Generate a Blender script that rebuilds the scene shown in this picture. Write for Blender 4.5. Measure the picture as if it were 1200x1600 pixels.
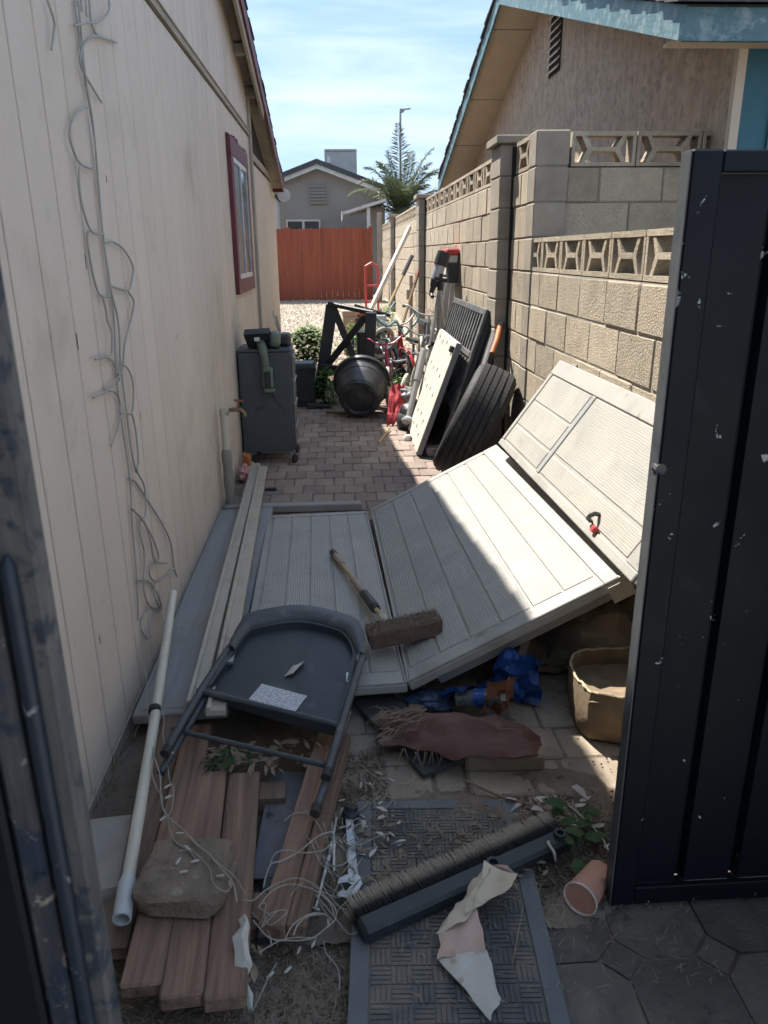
import bpy, math, random
from mathutils import Vector, Matrix, noise
R = random.Random(7)
sc = bpy.context.scene
for o in list(bpy.data.objects): bpy.data.objects.remove(o)
COL = sc.collection
rad = math.radians

# ------------------------------------------------------------------ camera
cd = bpy.data.cameras.new('camera'); cam = bpy.data.objects.new('camera', cd); COL.objects.link(cam)
cam.matrix_world = Matrix(((0.99814, 0.02786, -0.05326, 0), (-0.05909, 0.31857, -0.94609, 0), (-0.00939, 0.94749, 0.31965, 1.6), (0, 0, 0, 1)))
cd.sensor_fit = 'VERTICAL'; cd.sensor_height = 24; cd.lens = 18.0
cd.clip_start = .02; cd.clip_end = 600
cd.dof.use_dof = True; cd.dof.focus_distance = 3.8; cd.dof.aperture_fstop = 6.0
sc.camera = cam
# ------------------------------------------------------------------ sky + sun
SUN = Vector((-.352, .50, 1)).normalized()
w = bpy.data.worlds.new('World'); sc.world = w; w.use_nodes = True
nt = w.node_tree; N = nt.nodes; L = nt.links
bg = N['Background']; bg.inputs[1].default_value = .092
sky = N.new('ShaderNodeTexSky'); sky.sky_type = 'NISHITA'; sky.sun_disc = False
sky.sun_elevation = math.asin(SUN.z); sky.sun_rotation = math.atan2(SUN.x, SUN.y)
sky.air_density = 1.15; sky.dust_density = .7; sky.ozone_density = 1.4
tc = N.new('ShaderNodeTexCoord'); mp = N.new('ShaderNodeMapping'); mp.inputs['Scale'].default_value = (1.2, 1.6, 7)
mp.inputs['Rotation'].default_value = (0, .12, .3)
nz = N.new('ShaderNodeTexNoise'); nz.inputs['Scale'].default_value = 2.2; nz.inputs['Detail'].default_value = 7; nz.inputs['Roughness'].default_value = .55
nz.inputs['Distortion'].default_value = .6
rp = N.new('ShaderNodeValToRGB'); rp.color_ramp.elements[0].position = .40; rp.color_ramp.elements[1].position = .74
rp.color_ramp.elements[0].color = (0, 0, 0, 1); rp.color_ramp.elements[1].color = (.62, .62, .62, 1)
mx = N.new('ShaderNodeMixRGB'); mx.inputs[2].default_value = (4.3, 4.7, 5.1, 1)
vl = N.new('ShaderNodeMixRGB'); vl.inputs[0].default_value = .82; vl.inputs[2].default_value = (1.42, 2.22, 3.55, 1)   # thin even veil of high haze
L.new(tc.outputs['Generated'], mp.inputs[0]); L.new(mp.outputs[0], nz.inputs[0]); L.new(nz.outputs[0], rp.inputs[0])
L.new(rp.outputs[0], mx.inputs[0]); L.new(sky.outputs[0], vl.inputs[1]); L.new(vl.outputs[0], mx.inputs[1]); L.new(mx.outputs[0], bg.inputs[0])
sl = bpy.data.lights.new('sun', 'SUN'); sl.energy = 3.7; sl.angle = rad(.53); sl.color = (1, .95, .87)
so = bpy.data.objects.new('sun', sl); COL.objects.link(so); so.rotation_euler = SUN.to_track_quat('Z', 'Y').to_euler(); so.location = (-3, 5, 9)
vs = sc.view_settings; vs.view_transform = 'Standard'; vs.look = 'None'; vs.gamma = 1; vs.use_curve_mapping = False; vs.exposure = 1.68
sc.cycles.max_bounces = 6; sc.cycles.diffuse_bounces = 3; sc.cycles.glossy_bounces = 2; sc.cycles.transmission_bounces = 4; sc.cycles.adaptive_threshold = .03; sc.cycles.use_denoising = True; sc.cycles.caustics_reflective = False; sc.cycles.caustics_refractive = False

# ------------------------------------------------------------------ materials
def M(name, base, var=None, scale=6., rough=.8, bump=0., bscale=60., metal=0., rnd=0., coord='pos', stretch=(1, 1, 1), dirt=None, spec=.4, bstretch=None, dist=0., trans=0., blur=.15):
    m = bpy.data.materials.new(name); m.use_nodes = True
    nt = m.node_tree; N = nt.nodes; L = nt.links; b = N['Principled BSDF']
    b.inputs['Roughness'].default_value = rough; b.inputs['Metallic'].default_value = metal
    b.inputs['Specular IOR Level'].default_value = spec
    if trans: b.inputs['Transmission Weight'].default_value = trans
    if coord == 'pos': src = N.new('ShaderNodeNewGeometry').outputs['Position']
    else: src = N.new('ShaderNodeTexCoord').outputs['Object']
    oi = N.new('ShaderNodeObjectInfo')
    off = N.new('ShaderNodeVectorMath'); off.operation = 'MULTIPLY_ADD'
    L.new(src, off.inputs[0]); off.inputs[1].default_value = stretch
    cmb = N.new('ShaderNodeMath'); cmb.operation = 'MULTIPLY'; cmb.inputs[1].default_value = 37.; L.new(oi.outputs['Random'], cmb.inputs[0])
    L.new(cmb.outputs[0], off.inputs[2])
    def noi(sc_, det, vec, d=0.):
        n = N.new('ShaderNodeTexNoise'); n.inputs['Scale'].default_value = sc_; n.inputs['Detail'].default_value = det
        n.inputs['Roughness'].default_value = .62; n.inputs['Distortion'].default_value = d
        L.new(vec, n.inputs['Vector']); return n.outputs['Fac']
    def ramp(fac, p0, p1):
        mr = N.new('ShaderNodeMapRange'); mr.inputs['From Min'].default_value = p0; mr.inputs['From Max'].default_value = p1
        L.new(fac, mr.inputs['Value']); return mr.outputs['Result']
    def mix(f, a, c):
        x = N.new('ShaderNodeMixRGB')
        L.new(f, x.inputs[0])
        if isinstance(a, tuple): x.inputs[1].default_value = (*a, 1)
        else: L.new(a, x.inputs[1])
        x.inputs[2].default_value = (*c, 1); return x.outputs[0]
    if var is None: var = tuple(v * .72 for v in base)
    c = mix(ramp(noi(scale, 4, off.outputs[0], dist), .32, .7), base, var)
    if dirt:
        for (dc, ds, lo, hi) in (dirt if isinstance(dirt, list) else [dirt]):
            c = mix(ramp(noi(ds, 5, src if coord == 'pos' else off.outputs[0], .4), lo, hi), c, dc)
    if rnd:
        hs = N.new('ShaderNodeHueSaturation'); mr = N.new('ShaderNodeMapRange')
        mr.inputs['To Min'].default_value = 1 - rnd; mr.inputs['To Max'].default_value = 1 + rnd
        L.new(oi.outputs['Random'], mr.inputs['Value']); L.new(mr.outputs[0], hs.inputs['Value']); L.new(c, hs.inputs['Color']); c = hs.outputs[0]
    L.new(c, b.inputs['Base Color'])
    rr = N.new('ShaderNodeMapRange'); rr.inputs['To Min'].default_value = max(.02, rough - .13); rr.inputs['To Max'].default_value = min(1, rough + .13)
    L.new(noi(scale * 3.1, 2, off.outputs[0]), rr.inputs['Value']); L.new(rr.outputs[0], b.inputs['Roughness'])
    if bump:
        vec = off.outputs[0]
        if bstretch:
            v2 = N.new('ShaderNodeVectorMath'); v2.operation = 'MULTIPLY'; v2.inputs[1].default_value = bstretch; L.new(src, v2.inputs[0]); vec = v2.outputs[0]
        bp = N.new('ShaderNodeBump'); bp.inputs['Strength'].default_value = 1.; bp.inputs['Distance'].default_value = bump
        L.new(noi(bscale, 4, vec, dist), bp.inputs['Height']); L.new(bp.outputs[0], b.inputs['Normal'])
    return m

def grain_mat(name, base, var, rough, ax, bump, sc_=9., rnd=.12, dirt=None, coord='obj'):
    st = [1., 1., 1.]; st[ax] = .07
    return M(name, base, var, sc_ * 5, rough, bump, sc_ * 9, rnd=rnd, coord=coord, stretch=tuple(st), bstretch=tuple(st), dirt=dirt, dist=.5)

def emboss_mat(name, base, var, ax=1, dst=.0013):
    """moulded plastic with an embossed wood figure"""
    m = M(name, base, var, 3.5, .55, 0, coord='obj', dirt=[((.24, .232, .215), 2.2, .5, .75), ((.25, .23, .20), 9., .56, .8)])
    nt = m.node_tree; N = nt.nodes; L = nt.links; b = N['Principled BSDF']
    t = N.new('ShaderNodeTexCoord'); mp = N.new('ShaderNodeMapping'); s = [1., 1., 1.]; s[ax] = .16; mp.inputs['Scale'].default_value = s
    oi = N.new('ShaderNodeObjectInfo'); mu = N.new('ShaderNodeMath'); mu.operation = 'MULTIPLY'; mu.inputs[1].default_value = 9.
    L.new(oi.outputs['Random'], mu.inputs[0]); L.new(mu.outputs[0], mp.inputs['Location'])
    wv = N.new('ShaderNodeTexWave'); wv.wave_type = 'BANDS'; wv.bands_direction = 'X'; wv.inputs['Scale'].default_value = 30
    wv.inputs['Distortion'].default_value = 7; wv.inputs['Detail'].default_value = 3; wv.inputs['Detail Scale'].default_value = 1.6
    bp = N.new('ShaderNodeBump'); bp.inputs['Strength'].default_value = .75; bp.inputs['Distance'].default_value = dst
    L.new(t.outputs['Object'], mp.inputs[0]); L.new(mp.outputs[0], wv.inputs[0]); L.new(wv.outputs['Fac'], bp.inputs['Height']); L.new(bp.outputs[0], b.inputs['Normal'])
    return m

m_siding = M('siding_paint', (.60, .505, .42), (.55, .46, .38), 2.5, .66, .0016, 45, rnd=.05, bstretch=(1, 1, .15), stretch=(1, 1, .35), dirt=[((.40, .33, .255), 1.6, .56, .8), ((.45, .385, .32), 14, .6, .8), ((.20, .155, .115), 30, .71, .76)])
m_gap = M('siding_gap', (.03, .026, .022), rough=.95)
m_trimbeige = M('beige_trim', (.36, .31, .25), (.27, .23, .18), 7, .7, .001, 80)
m_soffit = M('soffit_beige', (.30, .265, .215), (.21, .18, .15), 4, .8, .001, 60)
m_maroon = M('maroon_paint', (.145, .022, .036), (.09, .02, .03), 14, .55, .001, 90, dirt=((.30, .25, .22), 16, .66, .72))
m_shingle = M('dark_shingle', (.05, .052, .058), (.09, .088, .085), 30, .95, .003, 160, rnd=.2)
m_winframe = M('white_aluminium', (.55, .55, .54), (.4, .4, .4), 9, .4, metal=0)
m_screen = M('window_screen', (.045, .05, .055), (.07, .075, .08), 40, .35, .0004, 300)
m_glass = M('window_glass', (.03, .036, .042), (.05, .055, .06), 3, .07, spec=.7)
m_block = M('concrete_block', (.46, .385, .285), (.36, .30, .222), 9, .95, .013, 95, rnd=.14, dirt=[((.29, .235, .172), 3.4, .56, .8), ((.25, .205, .15), 85, .58, .68), ((.56, .49, .385), 60, .60, .7), ((.55, .52, .46), 2.1, .66, .8)])
m_mortar = M('mortar', (.42, .385, .32), (.33, .30, .25), 18, .95, .004, 120)
m_dkmortar = M('grey_mortar', (.26, .235, .195), (.19, .172, .145), 18, .95, .003, 120)
m_pil = M('pilaster_concrete', (.33, .285, .225), (.25, .215, .17), 6, .95, .003, 150, rnd=.08)
m_stucco = M('stucco', (.47, .355, .255), (.33, .245, .172), 9, .95, .03, 14, bstretch=(1, 1, .28), dirt=[((.24, .19, .15), 16, .50, .66), ((.43, .36, .285), 7, .55, .75)], stretch=(1, 1, .3))
m_soffit2 = M('soffit_board', (.58, .49, .38), (.50, .42, .325), 3, .85, .001, 60, dirt=((.10, .08, .06), 20, .72, .76))
m_teal = M('teal_paint', (.10, .185, .205), (.07, .14, .16), 10, .6, .003, 60, dirt=[((.23, .30, .305), 12, .5, .68), ((.05, .09, .10), 30, .62, .7)], stretch=(1, .3, 1))
m_tealdk = M('teal_door_paint', (.028, .115, .15), (.022, .095, .125), 5, .5)
m_fence = M('orange_fence_wood', (.30, .083, .042), (.215, .057, .031), 3, .85, .002, 40, rnd=.09, stretch=(4, 4, .4), bstretch=(6, 6, .4))
m_grey = M('grey_stucco', (.30, .27, .235), (.26, .235, .205), 1.2, .95, .003, 60)
m_white = M('white_paint', (.62, .6, .56), (.5, .48, .45), 5, .6)
m_acbox = M('cooler_metal', (.42, .415, .39), (.33, .325, .31), 3, .55, dirt=((.3, .25, .2), 6, .6, .8))
m_gravel = M('gravel_ground', (.42, .35, .275), (.29, .24, .19), 40, .95, .02, 45)
m_pebble = M('gravel_pebble', (.46, .39, .31), (.32, .27, .22), 30, .95, rnd=.1)
m_dirt = M('dirt', (.20, .155, .115), (.12, .093, .07), 7, .97, .012, 60, dirt=[((.19, .155, .12), 3, .52, .72), ((.06, .048, .037), 26, .58, .7)])
m_paver = M('paver_clay', (.26, .20, .165), (.195, .152, .127), 7, .92, .003, 110, rnd=.17, dirt=[((.30, .25, .20), 2.3, .5, .75), ((.12, .10, .085), 5, .62, .8)])
m_pavern = M('paver_sandy', (.30, .245, .185), (.215, .172, .13), 6, .95, .003, 90, rnd=.08, dirt=[((.13, .085, .065), 3.6, .60, .64), ((.38, .31, .235), 9, .5, .75)])
m_paverd = M('paver_dark', (.115, .096, .081), (.075, .063, .053), 6, .95, .006, 60, rnd=.14, dirt=[((.165, .135, .108), 5, .5, .72), ((.05, .042, .035), 14, .6, .72)])
m_sand = M('joint_sand', (.20, .16, .122), (.14, .112, .086), 30, .97, .004, 120)
m_navy = M('navy_gate_paint', (.0022, .0040, .0072), (.0036, .0062, .0105), 2.2, .55, .0025, 6, spec=.2, dirt=[((.02, .025, .03), 6., .62, .85), ((.36, .37, .36), 19., .672, .678)])
m_skyedge = M('stile_sky_light', (.085, .09, .095), (.06, .065, .07), 8, .5, .001, 30, dirt=((.03, .035, .05), 10, .55, .8))  # pale grey puts sky light on the gate stile's left face into colour
m_worn = M('weathered_post', (.085, .083, .08), (.028, .031, .038), 30, .85, .003, 60, spec=.15, stretch=(1, 1, .18), dirt=[((.028, .035, .05), 11, .52, .58), ((.32, .27, .21), 22, .6, .68)])
m_posttan = M('post_tan_paint', (.125, .118, .108), (.06, .06, .06), 30, .85, .002, 60, spec=.15, stretch=(1, 1, .2), dirt=[((.04, .045, .055), 24, .52, .6), ((.02, .03, .05), 9, .6, .66)])
m_rod = M('blue_rod_paint', (.006, .013, .024), (.009, .018, .032), 20, .5, .001, 50, dirt=((.25, .26, .27), 40, .62, .7))
m_shed = emboss_mat('shed_resin', (.315, .30, .268), (.27, .257, .23))
m_shed2 = emboss_mat('shed_resin_door', (.325, .305, .262), (.285, .267, .23), 1, .0007)
m_shedb = M('shed_border', (.325, .31, .278), (.28, .267, .24), 4, .55, .0006, 120, dirt=[((.21, .197, .175), 3., .52, .75), ((.16, .145, .12), 13., .64, .74)])
m_smooth = M('grey_resin', (.27, .265, .26), (.225, .222, .218), 3, .6, .0005, 120, dirt=[((.24, .19, .145), 2.6, .55, .7), ((.20, .17, .13), 18, .64, .75)])
m_rail = M('beige_vinyl', (.42, .375, .30), (.34, .30, .235), 8, .5, dirt=((.25, .2, .15), 12, .6, .72))
m_chair = M('chair_grey_steel', (.024, .031, .036), (.033, .040, .045), 5, .45, .0003, 200, dirt=((.085, .085, .08), 7, .58, .8))
m_tube = M('chair_tube_grey', (.052, .058, .063), (.04, .045, .05), 9, .42, dirt=((.15, .14, .13), 12, .6, .8))
m_rub = M('black_rubber', (.016, .016, .017), (.024, .023, .022), 18, .7, .001, 120, dirt=((.075, .066, .056), 9, .56, .78))
m_plastic = M('black_plastic', (.023, .025, .027), (.034, .036, .038), 6, .45, .0006, 90, dirt=((.065, .062, .057), 7, .56, .8))
m_potm = M('pot_black_plastic', (.024, .027, .029), (.034, .036, .038), 6, .4, dirt=((.085, .082, .077), 7, .5, .75))
m_cab = M('cabinet_grey_paint', (.075, .084, .09), (.063, .072, .078), 3, .5, .0004, 60, dirt=[((.03, .033, .036), 9, .6, .75), ((.10, .10, .10), 14, .64, .8)])
m_wood = grain_mat('deck_wood', (.27, .17, .115), (.10, .06, .043), .88, 1, .006, 5.5, .14, dirt=[((.12, .10, .083), 6, .5, .72), ((.25, .2, .158), 4, .56, .75), ((.06, .035, .028), 9, .66, .72)])
m_stone = M('rough_stone', (.21, .16, .115), (.14, .108, .08), 10, .95, .012, 45, dirt=[((.09, .07, .055), 7, .55, .75), ((.30, .255, .2), 22, .6, .72)])
m_slab = M('concrete_slab', (.30, .27, .23), (.24, .215, .185), 10, .95, .003, 90, dirt=[((.13, .11, .09), 9, .62, .7)])
m_pvc = M('pvc_white', (.56, .51, .42), (.47, .42, .335), 9, .4, dirt=((.26, .21, .16), 16, .6, .8))
m_pvcend = M('pvc_coupling', (.50, .50, .49), (.42, .42, .41), 9, .4, dirt=((.26, .21, .16), 16, .62, .8))
m_wire = M('light_wire', (.32, .29, .24), (.22, .20, .165), 20, .5)
m_wirew = M('wall_wire', (.33, .32, .29), (.26, .25, .225), 20, .5)
m_bulb = M('bulb_holder', (.46, .43, .37), (.38, .35, .29), 40, .45)
m_broomb = M('broom_block', (.018, .023, .025), (.026, .031, .033), 8, .5, .0008, 60, dirt=((.10, .088, .072), 13, .6, .8))
m_paper = M('paper_napkin', (.50, .47, .415), (.40, .365, .31), 10, .9, .0015, 30, dirt=[((.34, .26, .18), 11, .63, .7)])
m_paperp = M('paper_pink', (.48, .33, .27), (.42, .29, .22), 11, .9, .0015, 30, dirt=[((.26, .17, .12), 11, .58, .72)])
m_papery = M('paper_tan', (.52, .44, .33), (.43, .36, .26), 11, .9, .0015, 30, dirt=[((.3, .22, .15), 14, .58, .75)])
m_cup = M('orange_cup', (.45, .235, .165), (.37, .18, .12), 12, .55, dirt=((.5, .38, .3), 18, .6, .8))
m_cupin = M('cup_rim_white', (.55, .48, .44), (.42, .36, .32), 12, .6, dirt=((.2, .15, .11), 14, .55, .75))
m_soil = M('soil', (.10, .075, .055), (.06, .046, .035), 30, .97, .006, 90)
m_steel = M('worn_steel', (.42, .42, .41), (.28, .28, .28), 30, .38, .0005, 120, metal=.75, dirt=((.17, .11, .07), 24, .6, .75))
m_alu = M('aluminium', (.52, .52, .51), (.42, .42, .41), 20, .4, metal=.5)
m_boot = M('palm_sheath', (.125, .058, .044), (.07, .032, .027), 7, .68, .003, 60, stretch=(.25, 1, 1), coord='obj', dirt=[((.30, .20, .14), 9, .58, .75), ((.08, .04, .032), 12, .6, .72)])
m_fibre = M('palm_fibre', (.30, .22, .155), (.2, .145, .1), 20, .95)
m_brick = M('sandstone_brick', (.27, .20, .135), (.2, .15, .1), 10, .95, .004, 90)
m_card = M('cardboard', (.225, .165, .105), (.15, .11, .07), 6, .9, .003, 30, dirt=[((.32, .25, .165), 5, .55, .75), ((.12, .088, .058), 11, .6, .75)])
m_burlap = M('tan_cloth', (.27, .225, .165), (.2, .165, .12), 8, .95, .006, 40)
m_cardrim = M('cardboard_rim', (.48, .40, .27), (.38, .31, .2), 30, .9, .003, 90)
m_blue = M('blue_foil', (.016, .075, .30), (.010, .045, .19), 12, .3, .003, 40, dirt=[((.35, .40, .42), 14, .66, .69), ((.06, .28, .05), 10, .70, .73)])
m_rust = M('brown_paper', (.23, .10, .055), (.16, .07, .042), 12, .8, .003, 40)
m_bottle = M('clear_plastic', (.42, .46, .48), (.36, .4, .42), 6, .15, trans=.75)
m_pink = M('pink_bike_paint', (.50, .07, .145), (.40, .05, .11), 12, .35)
m_graybike = M('grey_bike_paint', (.22, .23, .24), (.16, .165, .17), 12, .35)
m_tealbike = M('pale_teal_paint', (.22, .34, .32), (.16, .27, .26), 12, .4)
m_whitetyre = M('cream_tyre', (.50, .47, .41), (.40, .37, .31), 16, .8, dirt=((.22, .18, .14), 12, .55, .8))
m_red = M('red_cloth', (.42, .045, .052), (.28, .03, .035), 9, .9, .004, 40)
m_redp = M('red_plastic', (.48, .05, .045), (.38, .04, .036), 9, .45)
m_redbag = M('red_wrapper', (.42, .055, .05), (.6, .5, .47), 26, .5, .002, 40)
m_orangeh = M('orange_handle', (.48, .165, .06), (.36, .11, .045), 14, .6)
m_woodst = M('stick_wood', (.24, .15, .085), (.16, .10, .06), 20, .85, .002, 60)
m_yellow = M('bamboo', (.38, .29, .15), (.3, .22, .115), 16, .7)
m_tele = M('telescope_grey', (.42, .42, .44), (.36, .36, .38), 4, .35, metal=.3)
m_ltgrey = M('cream_resin', (.57, .54, .47), (.50, .47, .405), 4, .6, .0006, 120, dirt=((.36, .32, .26), 5, .58, .8))
m_midgrey = M('grey_resin_edge', (.22, .215, .21), (.17, .165, .16), 5, .6)
m_lattice = M('lattice_plastic', (.10, .10, .098), (.07, .07, .07), 6, .5, dirt=((.2, .19, .175), 7, .5, .75))
def translucent(m, f=.4, k=1.6):
    nt = m.node_tree; N = nt.nodes; L = nt.links; b = N['Principled BSDF']; out = N['Material Output']
    tr = N.new('ShaderNodeBsdfTranslucent'); mx = N.new('ShaderNodeMixShader'); mx.inputs[0].default_value = f
    L.new(b.inputs['Base Color'].links[0].from_socket, tr.inputs[0]); L.new(b.outputs[0], mx.inputs[1]); L.new(tr.outputs[0], mx.inputs[2]); L.new(mx.outputs[0], out.inputs['Surface']); return m
m_leaf = translucent(M('weed_leaf', (.16, .30, .06), (.09, .19, .035), 12, .55, rnd=.15))
m_leafd = translucent(M('dark_leaf', (.065, .125, .04), (.042, .085, .028), 12, .6, rnd=.15))
m_palm = translucent(M('palm_leaflet', (.13, .155, .075), (.085, .11, .052), 10, .5, rnd=.15), .3)
m_trunk = M('palm_trunk', (.16, .115, .075), (.10, .07, .045), 14, .95, .02, 20)
m_dry = M('dry_leaf', (.24, .18, .12), (.14, .10, .068), 20, .9, .002, 50)
m_chip = M('paint_chip', (.48, .45, .40), (.36, .33, .28), 20, .8, .001, 60)
m_straw = M('straw', (.30, .24, .165), (.19, .145, .1), 20, .95, rnd=.1)
m_mat = M('rubber_mat', (.10, .098, .095), (.068, .067, .067), 9, .88, .002, 120, dirt=[((.215, .178, .138), 5, .44, .66)])
m_matb = M('mat_border', (.125, .13, .136), (.095, .10, .105), 9, .7, .001, 120, dirt=[((.13, .112, .09), 7, .56, .75)])
m_lpost = M('lamp_post_metal', (.3, .31, .32), rough=.5)
m_tool = M('tool_green_grey', (.15, .18, .135), (.11, .135, .10), 12, .5, dirt=((.25, .24, .2), 14, .6, .8))
m_brass = M('brass', (.26, .19, .10), (.15, .11, .06), 20, .5, metal=.5)
m_box = M('tan_box', (.42, .30, .22), (.36, .26, .19), 5, .9)
m_label = None
def label_mat():
    """white safety label with rows of fine grey print"""
    m = M('printed_label', (.58, .59, .60), (.52, .53, .54), 6, .6, coord='obj')
    nt = m.node_tree; N = nt.nodes; L = nt.links; b = N['Principled BSDF']
    t = N.new('ShaderNodeTexCoord'); sp = N.new('ShaderNodeSeparateXYZ'); L.new(t.outputs['Object'], sp.inputs[0])
    s = N.new('ShaderNodeMath'); s.operation = 'SINE'; mu = N.new('ShaderNodeMath'); mu.operation = 'MULTIPLY'; mu.inputs[1].default_value = 900
    L.new(sp.outputs['Y'], mu.inputs[0]); L.new(mu.outputs[0], s.inputs[0])
    n = N.new('ShaderNodeTexNoise'); n.inputs['Scale'].default_value = 260; L.new(t.outputs['Object'], n.inputs[0])
    g = N.new('ShaderNodeMath'); g.operation = 'GREATER_THAN'; g.inputs[1].default_value = .1; L.new(s.outputs[0], g.inputs[0])
    g2 = N.new('ShaderNodeMath'); g2.operation = 'GREATER_THAN'; g2.inputs[1].default_value = .46; L.new(n.outputs[0], g2.inputs[0])
    mm = N.new('ShaderNodeMath'); mm.operation = 'MULTIPLY'; L.new(g.outputs[0], mm.inputs[0]); L.new(g2.outputs[0], mm.inputs[1])
    old = b.inputs['Base Color'].links[0].from_socket
    x = N.new('ShaderNodeMixRGB'); L.new(mm.outputs[0], x.inputs[0]); L.new(old, x.inputs[1]); x.inputs[2].default_value = (.13, .14, .16, 1)
    L.new(x.outputs[0], b.inputs['Base Color']); return m
m_label = label_mat()

# ------------------------------------------------------------------ mesh helpers
class MB:
    def __init__(s): s.v = []; s.f = []
    def add(s, vs, fs, M_=None):
        k = len(s.v)
        s.v += [tuple(M_ @ Vector(p)) if M_ is not None else tuple(p) for p in vs]
        s.f += [tuple(i + k for i in f) for f in fs]; return s
    def box(s, x0, x1, y0, y1, z0, z1, M_=None):
        return s.add([(x0, y0, z0), (x1, y0, z0), (x1, y1, z0), (x0, y1, z0), (x0, y0, z1), (x1, y0, z1), (x1, y1, z1), (x0, y1, z1)],
                     [(3, 2, 1, 0), (4, 5, 6, 7), (0, 1, 5, 4), (1, 2, 6, 5), (2, 3, 7, 6), (3, 0, 4, 7)], M_)
    def hexa(s, p, M_=None):
        return s.add(p, [(3, 2, 1, 0), (4, 5, 6, 7), (0, 1, 5, 4), (1, 2, 6, 5), (2, 3, 7, 6), (3, 0, 4, 7)], M_)
    def cbox(s, x0, x1, y0, y1, z0, z1, c, M_=None, jit=0):
        """box with all edges chamfered"""
        vs = []; idx = {}
        for ix, x in enumerate((x0, x1)):
            for iy, y in enumerate((y0, y1)):
                for iz, z in enumerate((z0, z1)):
                    sx, sy, sz = (1, -1)[ix], (1, -1)[iy], (1, -1)[iz]
                    for a in range(3):
                        idx[ix, iy, iz, a] = len(vs)
                        d = [sx * c, sy * c, sz * c]; d[a] = 0
                        vs.append((x + d[0] + R.uniform(-jit, jit), y + d[1] + R.uniform(-jit, jit), z + d[2] + R.uniform(-jit, jit)))
        fs = []
        I = lambda a, b, c_, k: idx[a, b, c_, k]
        for k in (0, 1):
            q = [(k, 0, 0), (k, 1, 0), (k, 1, 1), (k, 0, 1)]; f = [I(*p, 0) for p in q]; fs.append(f if k else f[::-1])
            q = [(0, k, 0), (0, k, 1), (1, k, 1), (1, k, 0)]; f = [I(*p, 1) for p in q]; fs.append(f if k else f[::-1])
            q = [(0, 0, k), (1, 0, k), (1, 1, k), (0, 1, k)]; f = [I(*p, 2) for p in q]; fs.append(f if k else f[::-1])
        for a in (0, 1):
            for b in (0, 1):
                fs.append([I(a, b, 0, 0), I(a, b, 1, 0), I(a, b, 1, 1), I(a, b, 0, 1)])
                fs.append([I(a, 0, b, 0), I(a, 1, b, 0), I(a, 1, b, 2), I(a, 0, b, 2)])
                fs.append([I(0, a, b, 1), I(1, a, b, 1), I(1, a, b, 2), I(0, a, b, 2)])
                for c_ in (0, 1): fs.append([I(a, b, c_, 0), I(a, b, c_, 1), I(a, b, c_, 2)])
        return s.add(vs, fs, M_)
    def tube(s, pts, r, n=8, caps=True, closed=False, M_=None, flat=1.):
        pts = [Vector(p) for p in pts]; m = len(pts); rs = r if isinstance(r, (list, tuple)) else [r] * m
        vs = []; fs = []; up = None
        for i, p in enumerate(pts):
            a = pts[i - 1] if (i or closed) else p; b = pts[(i + 1) % m] if (i < m - 1 or closed) else p
            d = (b - a)
            if d.length < 1e-9: d = Vector((0, 0, 1))
            d.normalize()
            if up is None: up = Vector((0, 0, 1)) if abs(d.z) < .9 else Vector((1, 0, 0))
            sx = d.cross(up)
            if sx.length < 1e-6: sx = d.orthogonal()
            sx.normalize(); u = sx.cross(d).normalized(); up = u
            for k in range(n):
                t = 2 * math.pi * k / n; vs.append(p + (sx * math.cos(t) + u * math.sin(t) * flat) * rs[i])
        for i in range(m if closed else m - 1):
            j = (i + 1) % m
            for k in range(n):
                fs.append((i * n + k, i * n + (k + 1) % n, j * n + (k + 1) % n, j * n + k))
        if caps and not closed:
            fs.append(tuple(range(n - 1, -1, -1))); fs.append(tuple((m - 1) * n + k for k in range(n)))
        return s.add(vs, fs, M_)
    def lathe(s, prof, n=24, M_=None):
        vs = []; fs = []; m = len(prof)
        for (r, z) in prof:
            for k in range(n):
                t = 2 * math.pi * k / n; vs.append((r * math.cos(t), r * math.sin(t), z))
        for i in range(m - 1):
            for k in range(n):
                fs.append((i * n + k, i * n + (k + 1) % n, (i + 1) * n + (k + 1) % n, (i + 1) * n + k))
        if prof[0][0] > 1e-5: fs.append(tuple(range(n - 1, -1, -1)))
        if prof[-1][0] > 1e-5: fs.append(tuple((m - 1) * n + k for k in range(n)))
        return s.add(vs, fs, M_)
    def prism(s, poly, h, M_=None):
        n = len(poly); vs = [(x, y, 0) for x, y in poly] + [(x, y, h) for x, y in poly]
        return s.add(vs, [tuple(range(n - 1, -1, -1)), tuple(range(n, 2 * n))] + [(i, (i + 1) % n, n + (i + 1) % n, n + i) for i in range(n)], M_)
    def sheet(s, rows, th=0.):
        """grid of points (list of rows) with thickness downwards"""
        a = len(rows); b = len(rows[0]); vs = [p for r in rows for p in r]
        fs = [(i * b + j, i * b + j + 1, (i + 1) * b + j + 1, (i + 1) * b + j) for i in range(a - 1) for j in range(b - 1)]
        if th:
            k = len(vs); vs = vs + [(p[0], p[1], p[2] - th) for p in vs]
            fs += [tuple(q + k for q in reversed(f)) for f in list(fs)]
            bd = [j for j in range(b)] + [i * b + b - 1 for i in range(1, a)] + [(a - 1) * b + j for j in range(b - 2, -1, -1)] + [i * b for i in range(a - 2, 0, -1)]
            for q in range(len(bd)): p0, p1 = bd[q], bd[(q + 1) % len(bd)]; fs.append((p1, p0, p0 + k, p1 + k))
        return s.add(vs, fs)
    def mesh(s, name, mat, smooth=False):
        me = bpy.data.meshes.new(name); me.from_pydata([tuple(v) for v in s.v], [], s.f)
        me.materials.append(mat)
        import bmesh
        bm = bmesh.new(); bm.from_mesh(me); bmesh.ops.recalc_face_normals(bm, faces=bm.faces); bm.to_mesh(me); bm.free()
        if smooth: smooth_mesh(me, smooth)
        me.update(); return me
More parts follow.
